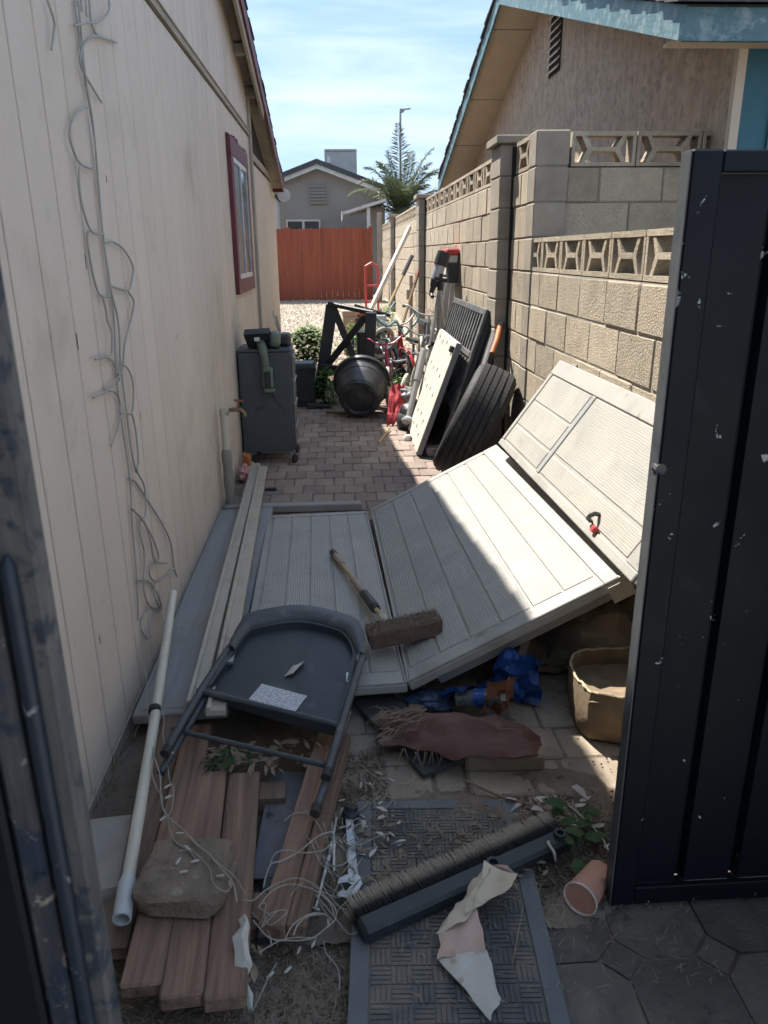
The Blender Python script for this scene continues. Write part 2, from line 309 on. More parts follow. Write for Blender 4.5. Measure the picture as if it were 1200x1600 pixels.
    def build(s, name, mat, parent=None, smooth=False, M_=None, local=False, keep=False):
        """one object; world-space verts are re-based on their own foot point (or placed with the matrix M_)"""
        if M_ is None and not local and not keep:
            xs = [v[0] for v in s.v]; ys = [v[1] for v in s.v]; zs = [v[2] for v in s.v]
            c = Vector(((min(xs) + max(xs)) / 2, (min(ys) + max(ys)) / 2, min(zs)))
            s.v = [(v[0] - c.x, v[1] - c.y, v[2] - c.z) for v in s.v]; M_ = Matrix.Translation(c)
        o = bpy.data.objects.new(name, s.mesh(name, mat, smooth)); COL.objects.link(o)
        if M_ is None: M_ = Matrix.Identity(4)
        if parent is not None:
            o.parent = parent
            if not local: M_ = WM(parent).inverted() @ M_
        o.matrix_basis = M_; WMD[o.name] = (WM(parent) @ M_) if parent is not None else M_.copy(); return o

def smooth_mesh(me, ang=40):
    if ang is True: ang = 40
    for p in me.polygons: p.use_smooth = True
    try: me.set_sharp_from_angle(angle=rad(ang))
    except Exception: pass
WMD = {}
def WM(o): return WMD[o.name]
def tag(o, label, cat, group=None):
    o['label'] = label; o['category'] = cat
    if group: o['group'] = group
    return o
def thing(name, label, cat, loc=(0, 0, 0), rotz=0, group=None, M_=None):
    o = bpy.data.objects.new(name, None); COL.objects.link(o); o.empty_display_size = .1
    o.matrix_basis = M_ if M_ is not None else Matrix.Translation(loc) @ Matrix.Rotation(rotz, 4, 'Z')
    WMD[o.name] = o.matrix_basis.copy()
    return tag(o, label, cat, group)
def inst(name, me, M_, parent=None):
    o = bpy.data.objects.new(name, me); COL.objects.link(o)
    if parent is not None: o.parent = parent; M_ = WM(parent).inverted() @ M_
    o.matrix_basis = M_; WMD[o.name] = (WM(parent) @ M_) if parent is not None else M_.copy(); return o
def struct(o): o['kind'] = 'structure'; return o
def stuff(o): o['kind'] = 'stuff'; return o
T = lambda x, y, z: Matrix.Translation((x, y, z))
RX = lambda a: Matrix.Rotation(a, 4, 'X')
RY = lambda a: Matrix.Rotation(a, 4, 'Y')
RZ = lambda a: Matrix.Rotation(a, 4, 'Z')
def frame(o, x, y, keepy=False):
    """matrix from an origin, an x axis and a direction close to y"""
    Y0 = y; x = Vector(x).normalized(); z = x.cross(Vector(y)).normalized(); y = z.cross(x)
    if keepy: y = Vector(Y0).normalized(); x = y.cross(z).normalized(); z = x.cross(y)
    return Matrix(((x.x, y.x, z.x, o[0]), (x.y, y.y, z.y, o[1]), (x.z, y.z, z.z, o[2]), (0, 0, 0, 1)))
def smoothpts(p, k=4):
    """Catmull-Rom"""
    p = [Vector(q) for q in p]; out = []
    for i in range(len(p) - 1):
        a, b, c, d = p[max(i - 1, 0)], p[i], p[i + 1], p[min(i + 2, len(p) - 1)]
        for j in range(k):
            t = j / k
            out.append(.5 * ((2 * b) + (c - a) * t + (2 * a - 5 * b + 4 * c - d) * t * t + (3 * b - a - 3 * c + d) * t ** 3))
    out.append(p[-1]); return out
def nz3(p, s=1., o=0): return noise.noise(Vector(p) * s + Vector((o, o * 1.7, -o)))
def crumple(mb, amp, s, o=0):
    mb.v = [tuple(Vector(p) + Vector((nz3(p, s, o), nz3(p, s, o + 9), nz3(p, s, o + 21))) * amp) for p in mb.v]; return mb

# ================================================================== SETTING
def gz(y):  # ground level along the yard: flat, then rising gently to the back fence
    return 0 if y < 9 else min(.5, (y - 9) * .5 / 11)
g = MB(); rows = []
for y in [-6, 0, 1, 2, 3, 5, 9, 10, 12, 14, 16, 18, 20, 26, 40, 90, 260]:
    rows.append([(x, y, gz(y) - .03) for x in (-220, -40, -8, -2, -.79, 0, 1.3, 3, 8, 40, 220)])
g.sheet(rows); struct(g.build('ground', m_dirt, keep=True))
# gravel yard at the back
g = MB(); rows = []
for i in range(0, 24):
    y = 9.0 + i * .5
    rows.append([(x, y, gz(y) - .012 + .012 * nz3((x, y, 0), 1.3)) for x in [-3 + .5 * k for k in range(9)] + [1.3]])
g.sheet(rows); gv = struct(g.build('gravel_yard', m_gravel, keep=True))
g = MB()
for i in range(9000):
    y = 9.2 + 10.8 * R.random() ** 1.15; x = R.uniform(-1.9, 1.2); s_ = R.uniform(.012, .03); z = gz(y) + R.uniform(-.01, .006)
    a = R.uniform(0, 6.28); f = R.uniform(.5, .9)
    p = [(math.cos(a + k * 1.5708) * s_ * (1, .7)[k % 2], math.sin(a + k * 1.5708) * s_ * (1, .7)[k % 2], 0) for k in range(4)]
    g.add([(x + q[0], y + q[1], z) for q in p] + [(x, y, z + s_ * f)], [(0, 1, 4), (1, 2, 4), (2, 3, 4), (3, 0, 4)])
stuff(g.build('gravel', m_pebble, gv))
# clay paver patio
bed = MB(); bed.box(-.79, 1.27, 2.62, 9.0, -.06, -.011); patio = struct(bed.build('paver_patio', m_sand, keep=True))
pm = []
for k in range(3):
    b = MB(); b.cbox(-.071, .071, -.096, .096, -.05, 0, .006, jit=.0022); pm.append(b.mesh('paver', m_paver))
rest = MB(); cnt = 0; cand = []
for j in range(32):
    y = 2.72 + j * .197
    for i in range(15):
        x = -.72 + i * .1465 + (.073 if j % 2 else 0)
        if x > 1.21: continue
        vis = y > 4.5
        cand.append((x, y, vis))
vis = [c for c in cand if c[2]]; vis.sort(key=lambda c: (abs(c[0] - .1) > .75, c[1]))
for q, (x, y, v) in enumerate(vis):
    mt = T(x, y, R.uniform(-.004, .003)) @ RZ(R.uniform(-.02, .02)) @ RX(R.uniform(-.012, .012))
    if q < 296: inst('paver', R.choice(pm), mt, patio)
    else: rest.cbox(-.071, .071, -.096, .096, -.05, 0, .006, mt)
stuff(rest.build('hidden_pavers', m_paver, patio))
# sandy pavers by the gate
bed = MB(); bed.box(-.05, 1.27, 1.78, 2.62, -.06, -.016); path = struct(bed.build('paver_path', m_sand, keep=True))
b = MB(); b.cbox(-.101, .101, -.086, .086, -.05, 0, .008); pa = b.mesh('paver', m_pavern)
b = MB(); b.cbox(-.051, .051, -.086, .086, -.05, 0, .008); pb = b.mesh('paver', m_pavern)
for j in range(5):
    y = 1.87 + j * .178; x = -.05 + (.0 if j % 2 else -.06)
    k = j
    while x < 1.1:
        wd = (.208, .108)[k % 2 and j % 2]; inst('paver', pa if wd > .2 else pb, T(x + wd / 2, y, R.uniform(-.012, -.003)) @ RZ(R.uniform(-.025, .025)) @ RY(R.uniform(-.015, .015)), path); x += wd; k += 1
# dark octagonal pavers at the gate
bed = MB(); bed.box(.46, 1.6, .5, 1.78, -.06, -.014); drive = struct(bed.build('paver_apron', m_dirt, keep=True))
def octa(a, c): return [(-a + c, -a), (a - c, -a), (a, -a + c), (a, a - c), (a - c, a), (-a + c, a), (-a, a - c), (-a, -a + c)]
b = MB(); b.prism(octa(.112, .055), .05); po = b.mesh('paver', m_paverd)
b = MB(); b.prism([(-.05, 0), (0, -.05), (.05, 0), (0, .05)], .05); pq = b.mesh('paver', m_paverd)
for i in range(6):
    for j in range(6):
        x = .52 + i * .232; y = .55 + j * .232
        if y < 1.78 and x < 1.55:
            inst('paver', po, T(x, y, -.056 + R.uniform(-.003, .003)) @ RX(R.uniform(-.015, .015)), drive)
            inst('paver', pq, T(x + .116, y + .116, -.057), drive)

b = MB(); b.box(-6, 9, -14, .48, -.06, -.012); struct(b.build('bounce_slab', M('bounce_concrete', (.46, .42, .36), (.38, .345, .295), 3, .95, .003, 60), keep=True))  # unseen pale slab behind the camera, added to bounce sunlight onto the foreground
# ================================================================== LEFT HOUSE
WX = -.79
RY0 = 3.0
def zt(y): return 2.52 + .246 * (10.71 - (y if y > RY0 else 2 * RY0 - y))
hs = thing('house', 'beige vertical plank sided house with maroon trim on the left', 'house', (-4, 4, 0))
b = MB(); b.box(-7, WX - .016, -3.5, 11.0, .02, 2.45); wall = b.build('wall', m_gap, hs)
PS = .2063; ys = [2.212 - PS * 12 + PS * k for k in range(41)]
b = MB(); b.cbox(-.016, 0, .0062, PS - .0062, .03, 2.64, .003); lp = b.mesh('plank', m_siding)
for k, y in enumerate(ys[:-1]):
    if y + PS < 8.1: inst('plank', lp, T(WX, y, 0), wall)
yend = [y for y in ys if y + PS < 8.1][-1] + PS
b = MB(); b.box(-7, WX - .016, -3.5, 10.95, 2.45, 2.46)
bb = MB()
for (y0, y1) in ((-3.0, RY0), (RY0, 10.95)):
    bb.hexa([(-6.9, y0, 2.46), (WX - .017, y0, 2.46), (WX - .017, y1, 2.46), (-6.9, y1, 2.46), (-6.9, y0, zt(y0) - .13), (WX - .017, y0, zt(y0) - .13), (WX - .017, y1, zt(y1) - .13), (-6.9, y1, zt(y1) - .13)])
gw = bb.build('gable_wall', m_gap, hs)
for k, y in enumerate(ys[:-1]):
    if y + PS >= 8.2 or y < .2: continue
    y0, y1 = y + .003, y + PS - .003
    b = MB(); b.hexa([(WX - .016, y0, 2.70), (WX, y0, 2.70), (WX, y1, 2.70), (WX - .016, y1, 2.70), (WX - .016, y0, zt(y0) - .135), (WX, y0, zt(y0) - .135), (WX, y1, zt(y1) - .135), (WX - .016, y1, zt(y1) - .135)])
    b.build('plank', m_siding, gw)
b = MB(); b.box(WX - .01, WX + .012, -3, 8.06, 2.655, 2.69); b.box(WX - .01, WX + .02, -3, 8.06, 2.69, 2.697); b.build('trim_band', m_trimbeige, hs)
b = MB(); b.cbox(WX - .015, WX + .024, yend + .004, yend + .11, .03, zt(8.2) - .14, .004); b.build('corner_board', m_trimbeige, hs)
b = MB(); b.box(WX - .016, WX + .002, yend + .11, 10.98, .03, 2.44); fw = b.build('far_wall', m_siding, hs)
b = MB(); b.box(WX + .002, WX + .02, yend + .12, 10.98, 2.46, 2.52); b.build('frieze_board', m_trimbeige, hs)
b = MB(); b.box(WX - .05, WX + .006, -3, 11, -.05, .028); b.build('sill_plate', m_trimbeige, hs)
# rake: soffit, lookout blocks, fascia boards, shingles
def rake(name, mat, x0, x1, dz0, dz1, y0, y1, parent):
    b = MB()
    segs = [(y0, y1)] if y0 >= RY0 else [(y0, RY0), (RY0, y1)]
    for a, c in segs:
        b.hexa([(x0, a, zt(a) + dz0), (x1, a, zt(a) + dz0), (x1, c, zt(c) + dz0), (x0, c, zt(c) + dz0), (x0, a, zt(a) + dz1), (x1, a, zt(a) + dz1), (x1, c, zt(c) + dz1), (x0, c, zt(c) + dz1)])
    return b.build(name, mat, parent)
sf = rake('soffit', m_soffit, WX - .02, -.665, -.13, -.115, -3, 10.7, hs)
for y in (5.6, 6.4, 7.2, 7.95):
    b = MB(); b.box(WX + .002, -.69, y, y + .09, zt(y) - .23, zt(y + .09) - .131); b.build('lookout_block', m_soffit, sf)
rake('barge_board', m_trimbeige, -.688, -.664, -.25, -.132, -3, 8.4, hs)
rake('rake_fascia', m_maroon, -.664, -.645, -.16, -.045, -3, 10.74, hs)
b = MB(); b.box(WX, -.645, 10.70, 10.745, zt(10.7) - .17, zt(10.7) - .05); b.build('eave_fascia', m_maroon, hs)
rf = rake('roof', m_shingle, -7, -.66, -.113, -.04, -3.2, 10.74, hs)
n = 54
for i in range(n):
    y1 = 10.78 - i * .145; y0 = y1 - .20
    if y0 < RY0: break
    dx = R.uniform(-.006, .008)
    b = MB(); b.hexa([(-3, y0, zt(y0) - .034), (-.640 + dx, y0, zt(y0) - .034), (-.640 + dx, y1, zt(y1) - .02), (-3, y1, zt(y1) - .02), (-3, y0, zt(y0) - .022), (-.640 + dx, y0, zt(y0) - .022), (-.640 + dx, y1, zt(y1) - .002), (-3, y1, zt(y1) - .002)])
    b.build('shingle', m_shingle, rf)
for (y, z, h) in ((2.60, 1.56, .045), (2.42, 1.33, .05), (3.05, .98, .03), (2.95, 1.84, .025), (3.9, 1.2, .03), (4.6, .5, .05), (2.25, .42, .03)):
    b = MB(); b.box(WX + .0002, WX + .0012, y, y + .004, z, z + h); b.build('crack', m_gap, wall)
# window with ragged maroon surround
wy0, wy1, wz0, wz1 = 6.30, 7.50, 1.30, 2.44
wn = MB(); wn.box(WX + .001, WX + .012, wy0 + .1, wy1 - .1, wz0 + .1, wz1 - .1); win = wn.build('window', m_winframe, hs)
for nm, (a, c, d, e) in (('casing', (wy0, wy1, wz1 - .13, wz1)), ('casing', (wy0, wy1, wz0, wz0 + .11)), ('casing', (wy0, wy0 + .12, wz0 + .11, wz1 - .13)), ('casing', (wy1 - .12, wy1, wz0 + .11, wz1 - .13))):
    b = MB(); b.cbox(WX + .002, WX + .034, a, c, d, e, .004, jit=.002); b.build(nm, m_maroon, win)
for k in range(16):
    b = MB(); y = wy0 + k * .078; b.box(WX + .001, WX + .02, y, y + R.uniform(.03, .07), wz1, wz1 + R.uniform(.012, .04)); b.build('foam_edge', m_maroon, win)
ym = (wy0 + wy1) / 2
for (a, c, mt) in ((wy0 + .15, ym - .015, m_screen), (ym + .015, wy1 - .15, m_glass)):
    b = MB(); b.box(WX + .012, WX + .018, a, c, wz0 + .15, wz1 - .17); b.build('pane', mt, win)
b = MB()
for (a, c, d, e) in ((wy0 + .12, wy1 - .12, wz1 - .17, wz1 - .132), (wy0 + .12, wy1 - .12, wz0 + .112, wz0 + .15), (wy0 + .122, wy0 + .15, wz0 + .15, wz1 - .17), (wy1 - .15, wy1 - .122, wz0 + .15, wz1 - .17), (ym - .02, ym + .02, wz0 + .15, wz1 - .17)):
    b.box(WX + .012, WX + .03, a, c, d, e)
b.build('sash', m_winframe, win)
# flood light under the eave corner
b = MB(); b.tube([(-.76, 10.99, 2.38), (-.72, 10.99, 2.36)], .03, 10); b.lathe([(.02, -.1), (.06, -.06), (.085, 0), (.085, .012), (.0001, .012)], 20, T(-.66, 10.95, 2.33) @ RX(rad(80)))
b.build('flood_light', m_white, hs, smooth=True)

# ================================================================== BLOCK WALL
BX = 1.27; BL = .42; BH = .2105
mb_ = MB(); mb_.cbox(-.205, .205, 0, .14, .004, BH - .004, .006, jit=.0015); bfull = [mb_.mesh('block', m_block)]
for k in range(3):
    mb_ = MB(); mb_.cbox(-.205, .205, 0 - R.uniform(-.003, .003), .14, .004, BH - .004, .007, jit=.0025); bfull.append(mb_.mesh('block', m_block))
mb_ = MB(); mb_.cbox(-.0995, .0995, 0, .14, .004, BH - .004, .006, jit=.0015); bhalf = mb_.mesh('block', m_block)
def breeze_mesh(Lh, dep=.12):
    b = MB(); h = BH - .006; t = .026; L_ = Lh - .004
    b.box(-L_, L_, 0, dep, .003, t); b.box(-L_, L_, 0, dep, h - t, h)
    b.box(-L_, -L_ + .022, 0.0015, dep - .002, t, h - t); b.box(L_ - .022, L_, 0.0015, dep - .002, t, h - t)
    a = L_ * .36; c = L_ * .56; zc = h / 2; e = .013
    b.box(-a, a, .002, dep - .003, zc - e, zc + e)
    for sx in (-1, 1):
        for sz in (-1, 1):
            p = [(sx * a, zc - e * .4 * 0), (sx * (a + .032), zc), (sx * (c + .03), zc + sz * (h / 2 - t)), (sx * c, zc + sz * (h / 2 - t)), (sx * a, zc + sz * e)]
            n = len(p); vs = [(x, .003, z) for x, z in p] + [(x, dep - .004, z) for x, z in p]
            b.add(vs, [tuple(range(n)), tuple(range(2 * n - 1, n - 1, -1))] + [(i, (i + 1) % n, n + (i + 1) % n, n + i) for i in range(n)])
    return b.mesh('breeze_block', m_block)
brz = breeze_mesh(.21); brz2 = breeze_mesh(.105)
RL = RZ(rad(-90))            # local +y -> world +x ; local x -> world -y
lw = thing('block_wall', 'low sunlit concrete block wall with open breeze blocks along its top', 'wall', (BX + .07, 3.4, 0))
b = MB(); b.box(BX + .0045, BX + .13, 1.0, 5.37, -.05, 7 * BH); b.build('mortar', m_mortar, lw)
for r in range(7):
    k = 0; y = 5.38 - BL / 2 - (BL / 2 if r % 2 else 0)
    if r % 2: inst('block', bhalf, T(BX, 5.38 - .105, r * BH) @ RL, lw)
    while y > 1.1:
        if r >= 2: inst('block', R.choice(bfull), T(BX + R.uniform(-.002, .003), y, r * BH) @ RL, lw)
        y -= BL
for k in range(10): inst('breeze_block', brz, T(BX + .004, 5.38 - BL / 2 - k * BL, 7 * BH + .003) @ RL, lw)

tw = thing('block_wall', 'tall concrete block wall with capped pilasters running back to the fence', 'wall', (BX + .07, 12, 0))
b = MB(); b.box(BX + .007, BX + .13, 5.38, 22.0, -.05, 10 * BH - .002); b.build('mortar', m_dkmortar, tw)
PIL = [(5.86, 6.20), (11.5, 11.86), (17.4, 17.8)]
far = MB(); farb = MB()
for r in range(11):
    y = 5.38 + (BL / 2 if r % 2 else 0)
    if r % 2 and r < 10: inst('block', bhalf, T(BX, 5.38 + .105, r * BH) @ RL, tw)
    while y < 21.9:
        inpil = any(p0 - .02 < y + .21 < p1 + .02 for p0, p1 in PIL)
        if r == 10:
            if not inpil:
                if y < 12: inst('breeze_block', brz, T(BX + .004, y + BL / 2, r * BH + .003) @ RL, tw)
                else:
                    for v in brz.polygons: pass
                    k0 = len(far.v); mt = T(BX + .004, y + BL / 2, r * BH + .003) @ RL
                    far.add([v.co for v in brz.vertices], [tuple(p.vertices) for p in brz.polygons], mt)
        elif y < 12 and not inpil:
            if r >= 2: inst('block', R.choice(bfull), T(BX + R.uniform(-.002, .003), y + BL / 2, r * BH) @ RL, tw)
        elif not inpil: far.cbox(BX, BX + .12, y + .005, y + BL - .005, r * BH + .005, (r + 1) * BH - .005, .006)
        y += BL
stuff(far.build('far_block', m_block, tw))
for (p0, p1) in PIL:
    b = MB(); b.box(BX - .085, BX + .15, p0 + .006, p1 - .006, -.05, 11 * BH); pl = b.build('pilaster', m_dkmortar, tw)
    b = MB(); b.box(BX - .012, BX + .02, p0 - .03, p0 - .001, 0, 10.9 * BH); b.build('dark_strip', m_gap, pl)  # near-black strip standing on the wall along the pilaster's near side
    for r in range(11):
        b = MB(); b.cbox(BX - .095, BX + .16, p0, p1, r * BH + .005, (r + 1) * BH - .004, .006, jit=.001); b.build('block', m_pil, pl)
    b = MB(); b.cbox(BX - .13, BX + .19, p0 - .035, p1 + .035, 11 * BH + .002, 11 * BH + .055, .006); b.build('cap', m_pil, pl)
# end pier and return wall facing the camera
b = MB(); b.cbox(BX - .003, BX + .20, 5.19, 5.376, -.03, 11 * BH, .006); pr = b.build('end_pier', m_dkmortar, tw)
for r in range(11):
    b = MB(); b.cbox(BX - .008, BX + .205, 5.184, 5.379, r * BH + .004, (r + 1) * BH - .003, .007, jit=.001); b.build('block', m_pil, pr)
b = MB(); b.box(BX + .21, 3.4, 5.245, 5.36, -.05, 10 * BH - .002); b.build('return_mortar', m_dkmortar, tw)
for r in range(5, 11):
    x = BX + .21 + BL / 2 - (BL / 2 if r % 2 else 0)
    while x < 3.2:
        if r == 10: inst('breeze_block', brz, T(x + .02, 5.24, r * BH + .002), tw)
        elif x - BL / 2 > BX + .2: inst('block', R.choice(bfull), T(x, 5.235, r * BH), tw)
        else: inst('block', bhalf, T(x + .105, 5.235, r * BH), tw)
        x += BL

# ================================================================== RIGHT HOUSE
hx, hf = 2.4, 1.9; ry = 9.85
def z2(y): return 4.42 - .298 * abs(y - ry)
h2 = thing('house', 'tan stucco gabled house with teal rake boards behind the block wall', 'house', (5, 9.8, 0))
b = MB()
for (y0, y1) in ((5.05, ry), (ry, 14.6)):
    b.hexa([(hx, y0, 0), (8, y0, 0), (8, y1, 0), (hx, y1, 0), (hx, y0, z2(y0) - .15), (8, y0, z2(y0) - .15), (8, y1, z2(y1) - .15), (hx, y1, z2(y1) - .15)])
b.build('wall', m_stucco, h2)
b = MB(); b.box(hx - .005, hx + .05, 5.0, 5.05, 0, z2(5.0) - .16); b.build('corner_trim', m_soffit2, h2)
b = MB(); b.box(hx + .055, 7.9, 5.02, 5.045, 0, z2(5.0) - .16); b.build('front_wall', m_tealdk, h2)
b = MB(); b.box(hx + .24, hx + .27, 5.0, 5.018, 0, z2(5.0) - .17); b.build('front_batten', m_teal, h2)
def rk2(name, mat, x0, x1, a0, a1, y0, y1, parent):
    b = MB()
    for (a, c) in ((y0, ry), (ry, y1)):
        b.hexa([(x0, a, z2(a) + a0), (x1, a, z2(a) + a0), (x1, c, z2(c) + a0), (x0, c, z2(c) + a0), (x0, a, z2(a) + a1), (x1, a, z2(a) + a1), (x1, c, z2(c) + a1), (x0, c, z2(c) + a1)])
    return b.build(name, mat, parent)
sf2 = rk2('soffit', m_soffit2, hf + .03, hx + .3, -.145, -.13, 4.75, 15.1, h2)
for y in (6.2, 7.4, 8.8, 10.4, 12.0, 13.4):
    b = MB(); b.box(hf + .035, hx + .01, y, y + .025, z2(y) - .152, z2(y) - .12); b.build('seam_strip', m_soffit, sf2)
rk2('rake_board', m_teal, hf, hf + .03, -.20, -.03, 4.7, 15.15, h2)
b = MB(); b.box(hf + .03, 8, 4.70, 4.735, z2(4.7) - .2, z2(4.7) - .04); b.build('eave_board', m_teal, h2)
b = MB(); b.box(hf + .035, 8, 4.74, 5.0, z2(4.7) - .17, z2(4.7) - .155); b.build('eave_soffit', m_soffit2, h2)
b = MB(); b.box(hx, 8, 5.05, 5.06, 0, 0.01)
r2 = rk2('roof', m_shingle, hf + .01, 8.3, -.128, -.028, 4.72, 15.15, h2)
for i in range(40):
    for sgn in (-1, 1):
        d1 = 5.2 - i * .14; d0 = d1 - .2
        if d0 < -.06: continue
        ya, yb = ry + sgn * d0, ry + sgn * d1
        dx = R.uniform(-.012, .012)
        b = MB(); b.hexa([(hf - .03 + dx, ya, z2(ya) - .025), (4, ya, z2(ya) - .025), (4, yb, z2(yb) - .012), (hf - .03 + dx, yb, z2(yb) - .012), (hf - .03 + dx, ya, z2(ya) - .01), (4, ya, z2(ya) - .01), (4, yb, z2(yb) + .01), (hf - .03 + dx, yb, z2(yb) + .01)])
        b.build('shingle', m_shingle, r2)
b = MB(); b.box(hx - .012, hx - .004, 8.98, 9.42, 3.40, 4.02); vt = b.build('gable_vent', m_gap, h2)
for k in range(8):
    z = 3.42 + k * .075; b = MB(); b.hexa([(hx - .04, 8.99, z), (hx - .013, 8.99, z + .03), (hx - .013, 9.41, z + .03), (hx - .04, 9.41, z), (hx - .04, 8.99, z + .012), (hx - .013, 8.99, z + .045), (hx - .013, 9.41, z + .045), (hx - .04, 9.41, z + .012)]); b.build('slat', m_soffit2, vt)

# ================================================================== BACK FENCE, FAR HOUSE, PALM, LAMP
fy = 20.0
fe = thing('fence', 'orange stained wooden plank fence across the back of the yard', 'fence', (-.3, fy, .45))
x = -2.3; k = 0
while x < .80:
    wd = .134; b = MB(); tp = 2.19 + R.uniform(-.02, .02)
    b.prism([(0, .47), (wd, .47), (wd, tp - .025), (wd - .025, tp), (.025, tp), (0, tp - .025)], .018, T(x, fy + R.uniform(-.004, .004), 0) @ RX(rad(90)))
    b.build('plank', m_fence, fe); x += wd + .0025
for z in (.46, .9, 1.8):
    b = MB(); b.box(-2.3, .8, fy + .008, fy + .04, z, z + .09); b.build('rail', m_fence, fe)
b = MB(); b.cbox(.815, .905, fy - .02, fy + .07, .45, 2.23, .008); b.build('post', m_fence, fe)
b = MB(); b.cbox(1.0, 1.1, fy - .6, fy - .5, .4, 2.5, .01); tag(b.build('utility_post', m_pil), 'weathered grey post between the orange fence and the block wall', 'post')

fh = thing('house', 'distant grey stucco house with white gable trim beyond the orange fence', 'house', (-.5, 30, .4))
yh = 27.; rxh = -.53
def z3(x): return 4.42 - .36 * abs(x - rxh)
b = MB()
for (x0, x1) in ((-3.4, rxh), (rxh, 1.35)):
    b.hexa([(x0, yh, .3), (x1, yh, .3), (x1, yh + 9, .3), (x0, yh + 9, .3), (x0, yh, z3(x0) - .2), (x1, yh, z3(x1) - .2), (x1, yh + 9, z3(x1) - .2), (x0, yh + 9, z3(x0) - .2)])
b.build('wall', m_grey, fh)
for nm, mt, a0, a1, ya, yb in (('gable_trim', m_white, -.26, -.06, yh - .35, yh - .3), ('soffit', m_grey, -.20, -.14, yh - .3, yh + 9), ('roof', m_shingle, -.13, .02, yh - .42, yh + 9.2)):
    b = MB()
    for (x0, x1) in ((-3.9, rxh), (rxh, 1.85)):
        b.hexa([(x0, ya, z3(x0) + a0), (x1, ya, z3(x1) + a0), (x1, yb, z3(x1) + a0), (x0, yb, z3(x0) + a0), (x0, ya, z3(x0) + a1), (x1, ya, z3(x1) + a1), (x1, yb, z3(x1) + a1), (x0, yb, z3(x0) + a1)])
    b.build(nm, mt, fh)
b = MB(); b.box(-.82, -.20, yh - .03, yh - .01, 3.1, 3.72); v3 = b.build('gable_vent', m_grey, fh)
for k in range(6):
    b = MB(); z = 3.14 + k * .098; b.hexa([(-.78, yh - .09, z), (-.24, yh - .09, z), (-.24, yh - .031, z + .05), (-.78, yh - .031, z + .05), (-.78, yh - .09, z + .02), (-.24, yh - .09, z + .02), (-.24, yh - .031, z + .07), (-.78, yh - .031, z + .07)]); b.build('slat', m_grey, v3)
b = MB(); b.box(-1.56, -.52, yh - .02, yh - .005, 1.7, 2.62); wf = b.build('window', m_glass, fh)
b = MB()
for (a, c, d, e) in ((-1.6, -.48, 2.60, 2.66), (-1.6, -1.55, 1.7, 2.6), (-.53, -.48, 1.7, 2.6), (-1.08, -1.0, 1.7, 2.6)): b.box(a, c, yh - .06, yh - .021, d, e)
b.build('window_frame', m_white, wf)
ac = thing('evaporative_cooler', 'large pale metal cooler box on the far house roof', 'air cooler', (.26, 30.4, 3.9))
b = MB(); b.cbox(-.31, .83, 29.8, 30.9, 3.7, 5.1, .015); b.build('body', m_acbox, ac)
b = MB(); b.box(-.22, -.1, 29.77, 29.8, 4.65, 4.85); b.build('access_panel', m_white, ac)
b = MB(); b.box(-.28, .80, 29.79, 29.8, 5.0, 5.03); b.build('lid_seam', m_midgrey, ac)
pc = thing('patio_cover', 'small white slanted patio roof on posts right of the far house', 'patio cover', (.9, 24.3, .4))
b = MB(); b.hexa([(.23, 23.9, 2.66), (1.5, 23.9, 3.02), (1.5, 26.2, 3.02), (.23, 26.2, 2.66), (.23, 23.9, 2.74), (1.5, 23.9, 3.1), (1.5, 26.2, 3.1), (.23, 26.2, 2.74)]); b.build('roof_slab', m_white, pc)
b = MB(); b.hexa([(.2, 23.85, 2.52), (.225, 23.85, 2.52), (.225, 26.2, 2.52), (.2, 26.2, 2.52), (.2, 23.85, 2.76), (.225, 23.85, 2.76), (.225, 26.2, 2.76), (.2, 26.2, 2.76)]); b.build('fascia', m_white, pc)
for x in (.93,):
    b = MB(); b.box(x, x + .1, 24, 24.1, .4, 2.86); b.build('post', m_white, pc)
b = MB(); b.box(1.05, 1.5, 24.6, 24.7, .4, 2.9); b.build('side_wall', m_grey, pc)
# palm
pt = thing('palm_tree', 'feathery green palm tree rising behind the block wall', 'palm tree', (2.0, 25, .3))
b = MB(); b.tube([(2.0, 25, .2), (2.02, 25, 1.4), (2.0, 25, 2.75)], [.26, .22, .2], 12); b.build('trunk', m_trunk, pt, smooth=True)
RP = random.Random(3)
def frond(az, el, ln, droop):
    b = MB(); o = Vector((2.0, 25, 2.7)); d = Vector((math.cos(az) * math.cos(el), math.sin(az) * math.cos(el), math.sin(el)))
    side = d.cross(Vector((0, 0, 1))); side = side.normalized() if side.length > .05 else Vector((1, 0, 0))
    pts = []; swy = RP.uniform(-.35, .35)
    for i in range(13):
        t = i / 12; pts.append(o + d * ln * t + Vector((0, 0, -1)) * droop * t ** 2.4 * ln + side * swy * t * t)
    b.tube(pts, [.03 * (1 - .85 * i / 12) for i in range(13)], 5)
    for i in range(84):
        t = .12 + .88 * i / 84; k = min(int(t * 12), 11); p = pts[k].lerp(pts[k + 1], t * 12 - k); tg = (pts[k + 1] - pts[k]).normalized()
        for sg in (-1, 1):
            l = (.45 * math.sin(math.pi * min(1, .16 + t * .8)) ** .8) * RP.uniform(.55, 1.2)
            up = side.cross(tg).normalized()
            dd = (side * sg * .75 + tg * .65 + up * RP.uniform(.05, .4) * (1 if up.z > 0 else -1) + Vector((0, 0, -.3 + RP.uniform(-.25, .2)))).normalized()
            wv = tg.cross(dd).cross(dd).normalized() * .012
            e = p + dd * l + Vector((0, 0, -.06 * l))
            m_ = p + dd * l * .5
            b.add([p, m_ + wv, e, m_ - wv], [(0, 1, 2, 3)])
    b.build('frond', m_palm, pt)
